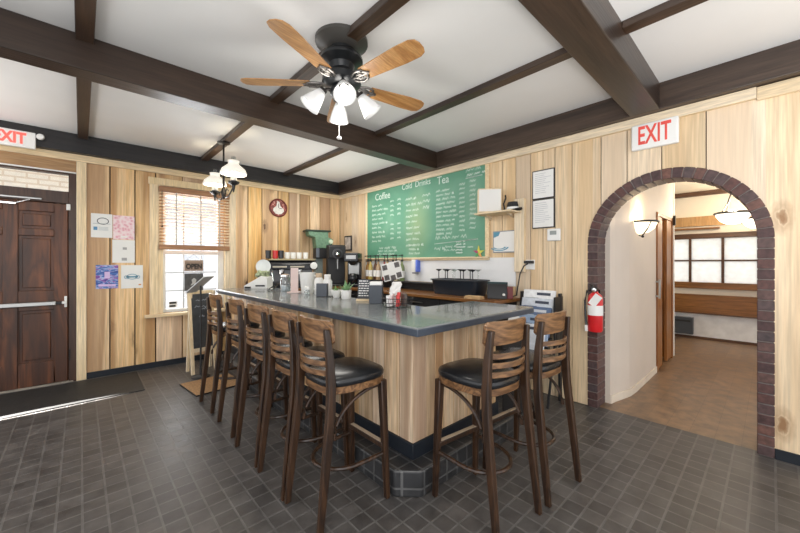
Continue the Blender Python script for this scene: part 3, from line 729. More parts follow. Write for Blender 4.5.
# coffee brewer
br_ = thing('coffee_brewer', 'tall black coffee brewer with a steel panel next to the syrup bottles', 'coffee brewer', (3.19, 4.545, .98), -50)
MB().box(-.11, .11, -.10, .16, 0, .05).box(-.11, .11, .07, .16, .05, .40).box(-.115, .115, -.12, .16, .40, .54).build('body', M['black_gloss'], br_, bevel=.012)
MB().box(-.08, .08, -.125, -.12, .44, .50).build('name_plate', M['steel'], br_, bevel=.003)
MB().box(-.085, .085, .062, .072, .20, .39).build('steel_panel', M['steel'], br_)
MB().lathe([(.05, .05), (.072, .08), (.078, .15), (.06, .20), (.045, .215), (.0, .215)], 18, (0, -.01, 0)).build('carafe', M['black_gloss'], br_, smooth=True)
MB().lathe([(.03, .345), (.075, .40)], 16, (0, -.02, 0)).build('filter_basket', M['dark'], br_, smooth=True)
# black box grinder
gr = thing('espresso_grinder', 'tall black box coffee grinder with a silver dial beside the green grinder', 'coffee grinder', (3.115, 4.93, .98), -20)
MB().box(-.15, .15, -.15, .09, 0, .04).box(-.145, .145, -.06, .08, .04, .68).box(-.14, .14, -.13, -.05, .46, .66).build('body', M['dark'], gr, bevel=.012)
MB().lathe([(.0, 0), (.028, 0), (.030, .02), (.012, .03), (0, .03)], 16, (0, -.13, .52), Matrix.Rotation(R(90), 4, 'X')).build('dial', M['chrome'], gr, smooth=True)
MB().lathe([(.085, 0), (.085, .012), (.06, .018)], 24, (0, -.13, .53), Matrix.Rotation(R(90), 4, 'X'), cap0=False, cap1=False).build('dial_ring', plain('dark_grey_ring', (.05, .05, .055), .4), gr, smooth=True)
MB().box(-.010, .010, -.14, -.06, .28, .46).build('spout', M['steel'], gr, bevel=.003)
# green grinder with flat hopper
gg = thing('green_grinder', 'tall green retail coffee grinder with a wide flat-topped hopper on a grey column', 'coffee grinder', (3.02, 5.30, .98), -14); gg.scale = (1.0, 1.0, 1.05)
gm = plain('hammered_green', (.13, .24, .155), .4, var=.25, scale=30)
MB().box(-.10, .10, -.12, .12, 0, .05).box(-.075, .055, -.03, .10, .05, .58).build('column', plain('grey_green_column', (.22, .27, .26), .45), gg, bevel=.008)
MB().prism([(-.10, .62), (.12, .62), (.16, .72), (.16, .78), (-.23, .80), (-.25, .86), (-.25, .88), (.16, .88), (.16, .86), (.20, .74), (.20, .66), (.12, .60)][:0] or [(-.08, .60), (.13, .60), (.20, .66), (.21, .75), (.13, .78), (.13, .87), (-.22, .87), (-.20, .80), (-.10, .77)], 'y', -.11, .11).build('hopper', gm, gg, bevel=.01)
MB().box(-.26, .17, -.13, .13, .87, .895).build('hopper_lid', plain('dark_green_lid', (.018, .035, .022), .4), gg, bevel=.006)
MB().box(-.09, .13, -.10, .08, .44, .605).build('motor_box', M['dark'], gg, bevel=.008)
MB().box(-.085, -.03, -.112, -.10, .45, .60).build('front_plate', plain('slate_plate', (.12, .14, .17), .4), gg, bevel=.003)
MB().lathe([(0, 0), (.035, 0), (.035, .03), (0, .034)], 16, (.165, -.11, .71), Matrix.Rotation(R(90), 4, 'X')).build('knob', plain('pale_knob', (.62, .72, .55), .4), gg, smooth=True)
# espresso machine
em = thing('espresso_machine', 'wide silver and black espresso machine with cups on top, against the pine wall', 'espresso machine', (2.39, 5.08, .98), -12)
MB().box(-.36, .36, -.22, .24, 0, .09).build('drip_base', M['black_gloss'], em, bevel=.01)
MB().box(-.35, .35, .02, .22, .09, .34).build('back_panel', plain('dark_steel', (.16, .16, .165), .3, .8), em, bevel=.008)
MB().prism([(-.20, .28), (.24, .27), (.24, .42), (-.14, .42), (-.20, .36)], 'x', -.37, .37).build('head', M['black_gloss'], em, bevel=.012)
MB().box(-.34, .34, -.18, .22, .42, .445).build('cup_tray', plain('brass_tray', (.36, .30, .18), .3, .6), em, bevel=.004)
MB().box(-.30, -.10, -.212, -.195, .315, .335).box(-.05, .16, -.212, -.195, .315, .335).build('badge', plain('tan_badge', (.55, .50, .40), .4), em)
for x in (-.15, .12):
    MB().lathe([(.036, 0), (.04, .05), (.04, .07)], 16, (x, -.10, .21)).build('group_head', M['chrome'], em, smooth=True)
    MB().sweep([(x, -.12, .225), (x - .03, -.25, .20)], .014).build('portafilter', M['dark'], em, smooth=True)
for x in (-.31, .31): MB().sweep([(x, -.19, .30), (x, -.23, .24), (x * .95, -.24, .12)], .007).build('steam_wand', M['chrome'], em, smooth=True)
MB().lathe([(0, 0), (.05, 0), (.055, .03), (0, .035)], 18, (.30, -.205, .34), Matrix.Rotation(R(90), 4, 'X')).build('dial', M['white_gloss'], em, smooth=True)
mugc = [('black', (.02, .02, .022), -.335, 1), ('red', (.55, .03, .03), -.235, 1), ('dark', (.03, .03, .035), -.15, 1), ('white', (.82, .82, .80), -.06, 0), ('white', (.82, .82, .80), .03, 0), ('white', (.82, .82, .80), .12, 0), ('white', (.82, .82, .80), .22, 0)]
nam = ['black mug at the plate end of the row on the espresso machine', 'red mug on the espresso machine', 'dark mug between the red and white ones on the espresso machine',
       'first white cup after the dark mug on the espresso machine', 'second white cup after the dark mug on the espresso machine', 'third white cup after the dark mug on the espresso machine', 'last white cup in the row on the espresso machine']
Mz = Matrix.Rotation(R(-12), 4, 'Z')
for (cn, cc, x, k), l in zip(mugc, nam):
    p = Mz @ Vector((x, -.05, 0))
    g = thing('mug', l, 'mug', (2.39 + p.x, 5.08 + p.y, .98 + .4452), 75, 'cups on the espresso machine')
    h = .125 if k else .10
    MB().lathe([(.030, 0), (.038, .008), (.042, h), (.038, h), (.034, .012), (0, .012)], 18).build('cup', plain('mug_' + cn, cc, .25), g, smooth=True)
    MB().sweep([(.04, 0, h * .8), (.065, 0, h * .75), (.068, 0, h * .4), (.039, 0, h * .25)], .005).build('handle', plain('mug_' + cn, cc, .25), g, smooth=True)

# ---------------- items on the bar top
ZB = 1.02
tr = thing('pastry_tray', 'white sloped tray of small packets at the far end of the bar', 'tray', (1.77, 4.72, ZB), -40)
MB().prism([(-.15, 0), (.15, 0), (.15, .15), (.07, .17), (-.15, .04)], 'y', -.12, .12).build('tray_body', M['white_gloss'], tr, bevel=.006)
MB().box(-.14, -.06, -.124, -.12, .005, .03).box(.0, .12, -.124, -.12, .03, .05).build('label_strip', M['dark'], tr)
pkt = MB()
random.seed(5)
for k in range(14): pkt.sphere((random.uniform(0, .13), random.uniform(-.09, .09), .165 + random.uniform(0, .05)), random.uniform(.02, .035), 6)
pkt = pkt.build('packets', plain('packet_mix', (.28, .33, .20), .6, var=.9, scale=22), tr)
pkt['kind'] = 'stuff'
pp = thing('round_plate', 'upright round pale plate leaning above the white tray', 'plate', (1.90, 4.89, ZB), -30)
MB().lathe([(0, 0), (.07, .004), (.10, .016), (.10, .020), (.07, .010), (0, .006)], 24, (0, 0, .29), Matrix.Rotation(R(80), 4, 'X')).build('dish', plain('pale_glaze', (.66, .70, .70), .2), pp, smooth=True)
MB().box(-.03, .03, -.02, .05, 0, .01).bar((0, .03, 0), (0, .02, .25), .02, .01).build('stand', M['bronze'], pp)
kt = thing('black_tongs', 'black handled tongs lying on the bar beside the white tray', 'tongs', (1.83, 4.30, ZB), 40)
MB().sweep([(-.14, -.02, .012), (0, -.012, .05), (.10, 0, .075)], .010).sweep([(-.14, .03, .012), (0, .02, .05), (.10, 0, .075)], .010).build('arms', M['black_gloss'], kt, smooth=True)
MB().sphere((-.15, -.02, .018), .018).sphere((-.15, .03, .018), .018).build('tips', M['steel'], kt, smooth=True)
jr = thing('glass_jar', 'clear lidded glass jar on the bar next to the pink stand', 'jar', (1.83, 4.02, ZB))
MB().lathe([(.058, 0), (.062, .01), (.062, .14), (.052, .165), (.052, .18)], 20, cap1=False).build('body', M['bottle_glass'], jr, smooth=True)
MB().lathe([(.054, 0.002), (.054, .07), (.0, .075)], 18).build('contents', plain('sugar_packets', (.55, .60, .66), .6, var=.4, scale=40), jr, smooth=True)
MB().lathe([(.056, .178), (.056, .20), (.02, .21), (0, .21)], 20).build('lid', M['chrome'], jr, smooth=True)
pk = thing('pink_stand', 'tall slim pink card stand on the bar', 'card stand', (1.80, 3.72, ZB), -52)
MB().box(-.045, .045, -.006, .006, .012, .285).build('card', plain('pale_pink', (.76, .60, .56), .6, var=.06), pk, bevel=.002)
MB().box(-.07, .07, -.05, .05, 0, .014).build('foot', plain('pale_pink_base', (.72, .58, .54), .5), pk, bevel=.004)
cu = thing('white_pitcher', 'large ribbed white pitcher on the bar', 'pitcher', (1.90, 3.60, ZB))
ribs = []
for r, z in ((.062, 0), (.066, .01), (.082, .20), (.088, .235), (.082, .235), (.060, .015)):
    ribs.append([((r + (.003 if k % 2 else -.001)) * math.cos(2 * math.pi * k / 32), (r + (.003 if k % 2 else -.001)) * math.sin(2 * math.pi * k / 32), z) for k in range(32)])
MB().rings(ribs).build('body', M['white_gloss'], cu, smooth=True)
MB().sweep([(.05, -.06, .20), (.09, -.09, .18), (.09, -.09, .08), (.045, -.055, .04)], .010).build('handle', M['white_gloss'], cu, smooth=True)
for nm_, lab, loc, hh, capc in (('milk_bottle', 'white squeeze bottle with a tan cap on the bar', (1.91, 3.36, ZB), .22, (.60, .45, .30)), ('milk_bottle', 'white squeeze bottle with a white cap beside the black napkin block', (1.92, 3.20, ZB), .21, (.84, .83, .80))):
    g = thing(nm_, lab, 'bottle', loc, 0, 'white bottles on the bar')
    MB().lathe([(.046, 0), (.050, .012), (.050, hh * .72), (.034, hh * .82), (.030, hh * .85)], 20).build('body', M['white_gloss'], g, smooth=True)
    MB().lathe([(.035, hh * .84), (.035, hh * 1.05), (.0, hh * 1.05)], 18).build('cap', plain('bottle_cap', capc, .5), g, smooth=True)
for lab, loc in (('small salt shaker with a white top in front of the white pitcher', (1.80, 3.44, ZB)), ('small pepper shaker beside the salt shaker in front of the white pitcher', (1.78, 3.36, ZB))):
    g = thing('shaker', lab, 'shaker', loc)
    MB().lathe([(.022, 0), (.025, .01), (.018, .06), (.0, .06)], 14).build('body', M['bottle_glass'], g, smooth=True)
    MB().lathe([(.018, .058), (.022, .064), (.018, .085), (0, .092)], 14).build('top', M['white_gloss'], g, smooth=True)
nh = thing('menu_block', 'upright dark slate block holder on the bar beside the white bottles', 'menu holder', (1.80, 3.10, ZB), -50)
MB().box(-.055, .055, -.028, .028, 0, .135).build('block', plain('slate_block', (.085, .095, .115), .5), nh, bevel=.003)
MB().box(-.05, .10, -.032, .032, 0, .006).build('foot', M['dark'], nh)
bw = thing('white_bowl', 'small white bowl of greens beside the potted succulent', 'bowl', (1.86, 2.93, ZB))
MB().lathe([(.028, 0), (.036, .012), (.060, .055), (.064, .075), (.058, .075), (.030, .016), (0, .014)], 20).build('dish', M['white_gloss'], bw, smooth=True)
lv = MB()
def leaf(mb, c, a, ln, wd, tilt, z0):
    d = Vector((math.cos(a), math.sin(a), 0)); u = Vector((0, 0, 1)); sd = Vector((-d.y, d.x, 0)); c = Vector(c)
    rs = []
    for k in range(6):
        f = k / 5; p = c + d * (ln * math.cos(tilt) * f) + u * (z0 + ln * math.sin(tilt) * f)
        w_ = wd * math.sin(math.pi * min(.98, f * .85 + .15)); th = w_ * .35
        nrm = (u * math.cos(tilt) - d * math.sin(tilt))
        rs.append([p + sd * w_, p + nrm * th, p - sd * w_, p - nrm * th])
    mb.rings(rs)
random.seed(11)
for k in range(10): leaf(lv, (0, 0, 0), k * .63, .045 + .015 * (k % 3), .010, R(15 + 18 * (k % 3)), .06)
lv.build('leaves', plain('leaf_green', (.16, .30, .10), .5, var=.3, scale=30), bw, smooth=True)
pt = thing('potted_succulent', 'green succulent in a white ceramic pot on the bar', 'plant', (1.86, 2.76, ZB))
MB().lathe([(.040, 0), (.046, .01), (.050, .085), (.045, .085), (.042, .07), (0, .07)], 20).build('pot', M['white_gloss'], pt, smooth=True)
lv = MB()
for k in range(14): leaf(lv, (0, 0, 0), k * 2.4, .075 + .02 * (k % 3), .013, R(30 + 14 * (k % 4)), .07)
lv.build('leaves', plain('succulent_green', (.20, .36, .17), .5, var=.25, scale=30), pt, smooth=True)
# small letter board
lb = thing('letter_board', 'small black letter board with white lines on a pale wooden foot', 'letter board', (1.87, 2.50, ZB), -52)
Mr = Matrix.Translation((0, .0, .02)) @ Matrix.Rotation(R(-8), 4, 'X')
MB().box(-.055, .055, -.005, .005, 0, .175, Mr).build('board', plain('letter_black', (.045, .05, .058), .6), lb, bevel=.002)
wr_ = MB(); random.seed(2)
for k in range(7):
    x = -.045; z = .16 - k * .022
    while x < .04:
        l = random.uniform(.012, .03); wr_.box(x, min(x + l, .047), -.0065, -.0045, z - .004, z + .004, Mr); x += l + .006
wr_.build('white_lines', M['paper'], lb)
MB().box(-.06, .06, -.035, .02, 0, .02).build('foot', M['pine_trim'], lb, bevel=.003)
nb_ = thing('napkin_dispenser', 'black napkin dispenser with white napkins sticking out of its top', 'napkin dispenser', (1.845, 2.285, ZB), -47)
MB().box(-.055, .055, -.05, .05, 0, .155).build('box', plain('charcoal_box', (.055, .065, .082), .5), nb_, bevel=.004)
MB().box(-.051, .051, -.042, .042, .155, .185).build('napkins', M['paper'], nb_, bevel=.004)
rl = thing('paper_roll_stand', 'crumpled white receipt paper standing between the napkin box and the wire basket', 'paper', (1.90, 2.10, ZB), -45)
rs = []
random.seed(9)
for k in range(9):
    z = .02 + k * .022; s_ = .05 - .012 * abs(k - 5) * .3
    rs.append([(s_ * math.cos(a) * random.uniform(.7, 1.15) + .01 * math.sin(k), .6 * s_ * math.sin(a) * random.uniform(.7, 1.1), z - .02 + .015 * random.random() * (k > 0)) for a in [2 * math.pi * j / 12 for j in range(12)]])
MB().rings(rs).build('crumpled_paper', plain('receipt_white', (.80, .79, .77), .7), rl)
wbk = thing('wire_basket', 'black wire basket of condiment packets on the bar', 'basket', (1.80, 1.97, ZB), -40)
wm = MB()
for z, r in ((.004, .085), (.035, .092), (.07, .098)):
    wm.sweep([(1.25 * r * math.cos(2 * math.pi * k / 24), r * math.sin(2 * math.pi * k / 24), z + .002) for k in range(24)], .0028, closed=True)
for k in range(20):
    a = 2 * math.pi * k / 20
    wm.sweep([(1.25 * .085 * math.cos(a), .085 * math.sin(a), .006), (1.25 * .098 * math.cos(a), .098 * math.sin(a), .072)], .0018)
for k in range(-3, 4): wm.sweep([(k * .028, -.08, .006), (k * .028, .08, .006)], .0018)
wm.build('wire_frame', M['dark'], wbk, smooth=True)
for i, (x, y, c, n_) in enumerate(((-.06, -.02, (.82, .82, .80), 'white'), (-.045, .025, (.78, .80, .82), 'white'), (.0, -.03, (.62, .05, .05), 'red'), (.012, .012, (.7, .12, .10), 'red'), (.055, -.025, (.10, .08, .07), 'dark'), (.052, .015, (.18, .10, .06), 'dark'))):
    Mq = Matrix.Rotation(R(-40), 4, 'Z'); p = Mq @ Vector((x, y, 0))
    g = MB().box(-.022, .022, -.012, .012, 0, .085 + .012 * (i % 3)).build('condiment_packet', plain('packet_' + n_, c, .5, var=.3, scale=60), bevel=.004)
    g.location = (1.80 + p.x, 1.97 + p.y, ZB + .010); g.rotation_euler = (R(6 * (i % 3 - 1)), R(7 * (i % 2)), R(20 * i))
    tag(g, f'{n_} condiment packet standing in the black wire basket', 'packet', 'packets in the wire basket')

# ================================================================= WALL THINGS
def wallthing(name, label, cat, wall, u, z, group=None, off=0):
    return thing(name, label, cat, (u, YA - off, z) if wall == 'A' else (XB - off, u, z), 0 if wall == 'A' else -90, group)
# EXIT signs
ex = wallthing('exit_sign', 'white EXIT sign with red letters on the pine wall over the arch', 'exit sign', 'B', .665, 2.440)
MB().box(-.162, .162, -.045, 0, -.108, .108).build('housing', M['white_gloss'], ex, bevel=.012, seg=3)
textobj('letters', 'EXIT', .215, M['exit_red'], ex, (.0, -.046, .0), extrude=.001, sx=.52, bold=.004)
ex = thing('exit_sign', 'lit EXIT sign with glowing red letters and a lamp head above the entrance door', 'exit sign', (-.52, YA - .10, 2.66))
MB().box(-.17, .17, -.045, 0, -.085, .085).build('housing', M['white_gloss'], ex, bevel=.006)
textobj('letters', 'EXIT', .155, M['exit_glow'], ex, (-.015, -.046, .0), extrude=.001, sx=.72, bold=.006)
MB().lathe([(.0, -.02), (.03, -.016), (.034, 0), (.026, .02), (0, .024)], 16, (.205, -.04, .055), Matrix.Rotation(R(90), 4, 'X')).sweep([(.165, -.02, .05), (.205, -.02, .055)], .008).build('lamp_head', M['white_gloss'], ex, smooth=True)
# papers by the door
def paper(label, x0, x1, z0, z1, mat=None):
    t = wallthing('wall_flyer', label, 'flyer', 'A', (x0 + x1) / 2, (z0 + z1) / 2, 'flyers on the wall by the door', .003)
    hx, hz = (x1 - x0) / 2, (z1 - z0) / 2
    MB().box(-hx, hx, -.002, 0, -hz, hz).build('sheet', mat or M['paper'], t)
    return t, hx, hz
def ring(mb, cx, cz, rx, rz, th, n=24):
    for k in range(n):
        a, b = 2 * math.pi * k / n, 2 * math.pi * (k + 1) / n
        mb.prism([(cx + rx * math.cos(a), cz + rz * math.sin(a)), (cx + rx * math.cos(b), cz + rz * math.sin(b)), (cx + (rx - th) * math.cos(b), cz + (rz - th) * math.sin(b)), (cx + (rx - th) * math.cos(a), cz + (rz - th) * math.sin(a))], 'y', -.0035, -.002)
    return mb
ink = plain('dark_ink', (.06, .07, .08), .6); blue = plain('blue_ink', (.10, .26, .45), .6); pink = plain('pink_print', (.78, .36, .45), .6)
t, hx, hz = paper('white flyer with a black oval emblem, up beside the pink sheet', .09, .285, 1.667, 1.953)
ring(MB(), .01, .055, .055, .042, .008).build('oval_print', ink, t)
MB().box(-.075, -.04, -.0035, -.002, -.055, -.015).build('blue_print', blue, t)
lm = MB()
for k in range(4): lm.box(-.03, .06, -.0035, -.002, -.02 - k * .012, -.015 - k * .012)
lm.box(-.08, .08, -.0035, -.002, .02, .026); lm.build('text_print', plain('grey_ink', (.45, .50, .52), .6), t)
pm_, pt_, pb_ = nt('pink_floral_sheet'); tc = N(pt_, 'ShaderNodeTexCoord'); vo = N(pt_, 'ShaderNodeTexVoronoi', Scale=32); pt_.links.new(tc.outputs['Object'], vo.inputs['Vector'])
rp = ramp(pt_, ((.1, (.70, .30, .38)), (.45, (.82, .55, .60)), (.7, (.85, .70, .72)))); pt_.links.new(vo.outputs['Distance'], rp.inputs[0]); pt_.links.new(rp.outputs[0], pb_.inputs['Base Color'])
t, hx, hz = paper('pink patterned flyer pinned above the plain white notice', .292, .500, 1.655, 1.948, pm_)
MB().box(-.03, .03, -.0035, -.002, -.125, -.105).build('text_print', M['paper'], t)
t, hx, hz = paper('plain white notice with two small grey blocks of print', .284, .503, 1.365, 1.648)
MB().box(-.01, .03, -.0035, -.002, .02, .05).box(-.02, .03, -.0035, -.002, -.115, -.08).build('text_print', plain('grey_ink2', (.38, .38, .38), .6), t)
bm_, bt_, bb_ = nt('blue_poster'); tc = N(bt_, 'ShaderNodeTexCoord'); mp = N(bt_, 'ShaderNodeMapping'); mp.inputs['Scale'].default_value = (6, 6, 16); bt_.links.new(tc.outputs['Object'], mp.inputs['Vector'])
no = N(bt_, 'ShaderNodeTexNoise', Scale=1.4, Detail=3, Distortion=1.5); bt_.links.new(mp.outputs[0], no.inputs['Vector'])
rp = ramp(bt_, ((.30, (.03, .04, .22)), (.46, (.06, .16, .50)), (.51, (.45, .58, .80)), (.56, (.30, .08, .40)), (.70, (.05, .06, .30)))); bt_.links.new(no.outputs['Fac'], rp.inputs[0]); bt_.links.new(rp.outputs[0], bb_.inputs['Base Color'])
t, hx, hz = paper('blue and purple poster at the bottom of the flyer cluster', .133, .340, 1.052, 1.338, bm_)
MB().box(-.08, .08, -.0035, -.002, -.115, -.09).box(-.025, .025, -.0035, -.002, -.02, .06).build('pale_print', plain('lilac_ink', (.66, .50, .76), .6), t)
t, hx, hz = paper('white flyer with a curly blue emblem near the window', .367, .585, 1.045, 1.335)
em_ = MB(); ring(em_, 0, 0, .055, .035, .008); ring(em_, -.055, -.005, .025, .022, .006); ring(em_, .055, -.005, .025, .022, .006); em_.box(-.06, .06, -.0035, -.002, -.012, .008)
em_.build('emblem_print', plain('steel_blue_ink', (.16, .34, .46), .6), t)
MB().box(.065, .09, -.0035, -.002, -.11, -.095).build('corner_print', plain('orange_ink', (.6, .25, .08), .6), t)
# round wall clock
ck = wallthing('wall_clock', 'round red-rimmed wall clock with a pale face on the pine planks', 'clock', 'A', 2.362, 2.257, None, .002)
Rx = Matrix.Rotation(R(90), 4, 'X')
MB().lathe([(.148, 0), (.150, .02), (.135, .03), (.128, .024), (.128, 0)], 32, (0, 0, 0), Rx, cap0=False, cap1=False).build('rim', plain('maroon_rim', (.16, .028, .022), .35), ck, smooth=True)
fm, ft, fb_ = nt('floral_clock_face'); tc = N(ft, 'ShaderNodeTexCoord'); vo = N(ft, 'ShaderNodeTexVoronoi', Scale=26); ft.links.new(tc.outputs['Object'], vo.inputs['Vector'])
rp = ramp(ft, ((.0, (.72, .50, .45)), (.35, (.34, .07, .05)), (.6, (.16, .035, .03)))); ft.links.new(vo.outputs['Distance'], rp.inputs[0]); ft.links.new(rp.outputs[0], fb_.inputs['Base Color'])
MB().lathe([(.130, 0), (.130, .016), (0, .016)], 32, (0, 0, 0), Rx, cap0=False).build('face', fm, ck)
MB().prism([(-.085, -.015), (-.09, -.05), (-.05, -.095), (0, -.105), (.05, -.095), (.09, -.05), (.085, -.015), (.03, .03), (.012, .10), (-.02, .11), (-.035, .03)], 'y', -.020, -.014).build('pale_scene', plain('pale_face', (.68, .66, .62), .5, var=.15, scale=30), ck)
MB().bar((0, -.022, 0), (0, -.022, .07), .007, .004, (0, 1, 0)).bar((0, -.022, 0), (.055, -.022, -.01), .007, .004, (0, 1, 0)).build('hands', M['dark'], ck)
# window signs
sg = thing('open_sign', 'hanging brown OPEN sign in the window', 'sign', (1.165, YA + .03, 1.325))
MB().box(-.115, .115, -.006, .006, -.075, .075).build('board', plain('brown_board', (.27, .19, .14), .5), sg, bevel=.002)
textobj('letters', 'OPEN', .095, plain('black_letter', (.008, .007, .007), .6), sg, (0, -.0075, -.014), sx=.80, bold=.004)
MB().box(-.115, .115, -.008, -.006, .045, .075).build('band', plain('tan_band', (.36, .26, .19), .5), sg)
MB().sweep([(-.09, 0, .07), (0, .02, .16), (.09, 0, .07)], .002).build('string', M['dark'], sg)
sg = thing('window_poster', 'dark square poster with a pale figure hung below the OPEN sign', 'poster', (1.165, YA + .03, 1.095))
MB().box(-.115, .115, -.004, .004, -.12, .12).build('board', plain('charcoal_card', (.07, .068, .068), .6, var=.35, scale=24), sg)
MB().prism([(-.03, .03), (.0, .06), (.03, .03), (.02, -.01), (.045, -.05), (0, -.03), (-.045, -.05), (-.02, -.01)], 'y', -.006, -.004).box(-.05, .05, -.006, -.004, -.095, -.075).build('figure_print', plain('pale_ink', (.45, .44, .42), .6), sg)
# chalkboard -------------------------------------------------------------
cbm, cbt, cbb = nt('green_chalkboard')
tc = N(cbt, 'ShaderNodeTexCoord'); n1 = N(cbt, 'ShaderNodeTexNoise', Scale=1.6, Detail=4, Distortion=.6); cbt.links.new(tc.outputs['Object'], n1.inputs['Vector'])
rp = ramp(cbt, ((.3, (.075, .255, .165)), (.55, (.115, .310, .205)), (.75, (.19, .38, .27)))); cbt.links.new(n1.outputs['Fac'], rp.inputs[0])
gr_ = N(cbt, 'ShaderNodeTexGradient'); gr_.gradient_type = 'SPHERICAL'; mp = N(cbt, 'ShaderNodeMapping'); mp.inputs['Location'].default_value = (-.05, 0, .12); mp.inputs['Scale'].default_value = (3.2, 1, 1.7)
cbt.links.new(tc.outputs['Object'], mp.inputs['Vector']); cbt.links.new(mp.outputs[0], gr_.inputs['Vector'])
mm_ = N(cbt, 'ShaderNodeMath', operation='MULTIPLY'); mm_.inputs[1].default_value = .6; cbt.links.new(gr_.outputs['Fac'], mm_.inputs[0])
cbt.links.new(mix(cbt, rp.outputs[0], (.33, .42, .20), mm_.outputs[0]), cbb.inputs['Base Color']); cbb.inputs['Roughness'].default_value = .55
cb = thing('menu_chalkboard', 'large green chalkboard menu with handwritten columns above the back worktop', 'chalkboard', (XB, 3.467, 1.995), -90)
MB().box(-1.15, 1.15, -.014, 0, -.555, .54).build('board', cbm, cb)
MB().box(-1.19, 1.205, -.024, 0, -.60, -.555).box(1.15, 1.205, -.020, 0, -.555, .54).box(-1.19, -1.15, -.020, 0, -.555, .54).build('frame', M['pine_trimy'], cb, bevel=.003)
MB().box(-1.19, 1.205, -.05, 0, -.575, -.56).build('chalk_tray', M['pine_trimy'], cb, bevel=.003)
chalk = plain('chalk_white', (.66, .76, .70), .9, var=.2, scale=60)
ch = MB(); random.seed(21)
def scrib(x, z, ln, h, th=.006, slope=0):
    """handwritten-looking chalk stroke of connected loops"""
    pts = []; n = max(4, int(ln / (h * .42)))
    for k in range(n + 1):
        pts.append((x + ln * k / n + random.uniform(-.1, .1) * h, z + slope * ln * k / n + (h * .5 if k % 2 else -h * .5) * random.uniform(.4, 1)))
    for (a, b), (c_, d_) in zip(pts[:-1], pts[1:]):
        dx, dz = c_ - a, d_ - b; L_ = math.hypot(dx, dz) or 1; nx, nz = -dz / L_ * th / 2, dx / L_ * th / 2
        ch.prism([(a + nx, b + nz), (c_ + nx, d_ + nz), (c_ - nx, d_ - nz), (a - nx, b - nz)], 'y', -.0155, -.0135)
def word(x, z, ln, h=.045, th=.006):
    x1 = x + ln
    while x < x1 - .02:
        l = min(random.uniform(.07, .16), x1 - x); scrib(x, z, l, h, th); x += l + .03
U = lambda y: 3.467 - y       # wall position along the board
V = lambda z: z - 1.995
for k in range(9):
    z = V(2.29) - k * .072; word(U(4.49), z, random.uniform(.22, .42), .042)
    if k not in (4,): word(U(4.03), z + .03, .075, .038); word(U(3.87), z + .035, .075, .038)
for k in range(3): word(U(4.30) - .1 * k * .3, V(1.60) - k * .05, .45, .045, .005)
for k in range(9):
    z = V(2.30) - k * .085; word(U(3.68), z, random.uniform(.20, .36), .045); 
    if k < 3: word(U(3.34), z + .01, .17, .055)
for k in range(3): word(U(3.62), V(1.62) - k * .06, random.uniform(.1, .3), .04)
for k in range(11):
    z = V(2.33) - k * .058; word(U(3.09), z, random.uniform(.24, .40), .040)
    word(U(2.70), z + .03, .085, .036); word(U(2.54), z + .045, .085, .036)
word(U(2.60), V(2.515), .22, .05); word(U(2.58), V(2.455), .26, .035, .008)
scrib(U(2.60), V(2.42), .24, .012, .008, .01)
word(U(3.10), V(1.70), .55, .05); scrib(U(3.12), V(1.62), .7, .010, .005, .05)
word(U(3.12), V(1.555), .18, .05); word(U(2.94), V(1.575), .2, .04); word(U(2.95), V(1.53), .24, .04)
for k in range(5): word(U(2.75), V(1.635) - k * .035, .14, .022, .010)
word(U(2.57), V(1.65), .13, .02); word(U(2.57), V(1.56), .13, .02)
ch.build('chalk_writing', chalk, cb)
for s_, x, z, sz in (('Coffee', U(4.22), V(2.425), .15), ('Cold', U(3.66), V(2.49), .12), ('Drinks', U(3.34), V(2.49), .12), ('Tea', U(2.97), V(2.465), .15)):
    textobj('chalk_heading', s_, sz, chalk, cb, (x, -.0145, z), extrude=.0008, sx=.92)
sf = thing('star_ornament', 'small multicoloured star ornament at the bottom corner of the chalkboard', 'ornament', (XB - .025, 2.40, 1.488), -90)
for k, (c_, n_) in enumerate((((.75, .65, .08), 'yellow'), ((.45, .06, .16), 'crimson'), ((.10, .35, .10), 'green'), ((.70, .35, .10), 'orange'), ((.60, .65, .12), 'lime'))):
    a = math.pi / 2 + k * 2 * math.pi / 5
    MB().prism([(0, 0), (.03 * math.cos(a - .6), .03 * math.sin(a - .6)), (.085 * math.cos(a), .085 * math.sin(a)), (.03 * math.cos(a + .6), .03 * math.sin(a + .6))], 'y', -.006 - .001 * k, 0).build('petal', plain('petal_' + n_, c_, .5), sf)
# tall post with shelf, hat and speaker box
struct(MB().box(XB - .05, XB, 1.812, 1.925, 1.265, 2.065), 'trim_post', M['pine_post'], bevel=.004)
shf = thing('wall_shelf', 'small pale plywood shelf on the pine wall beside the chalkboard', 'shelf', (XB, 2.10, 1.925), -90)
MB().box(-.20, .255, -.27, 0, -.018, 0).build('board', M['pine_trimy'], shf, bevel=.003)
for x in (-.14, .14): MB().prism([(-.13, -.018), (0, -.018), (0, -.06)], 'x', x - .01, x + .01).build('bracket', M['pine_post'], shf)
spk = thing('speaker_box', 'square wooden speaker box with a white front on the wall shelf', 'speaker', (XB - .165, 2.165, 1.925), -51)
MB().box(-.128, .128, -.06, .07, 0, .268).build('cabinet', M['pine_post'], spk, bevel=.004)
MB().box(-.118, .118, -.066, -.058, .012, .256).build('front_panel', M['white'], spk, bevel=.003)
ht = thing('brimmed_hat', 'black brimmed hat with a white band resting on the wall shelf', 'hat', (XB - .10, 1.915, 1.925), -90); ht.scale = (.72, .72, .95)
hat = plain('black_felt', (.022, .022, .024), .8, var=.5, scale=60)
def hring(r, z): return [(r * 1.22 * math.cos(2 * math.pi * k / 28), r * .95 * math.sin(2 * math.pi * k / 28), z + (.012 * math.cos(4 * math.pi * k / 28) if r > .1 else 0)) for k in range(28)]
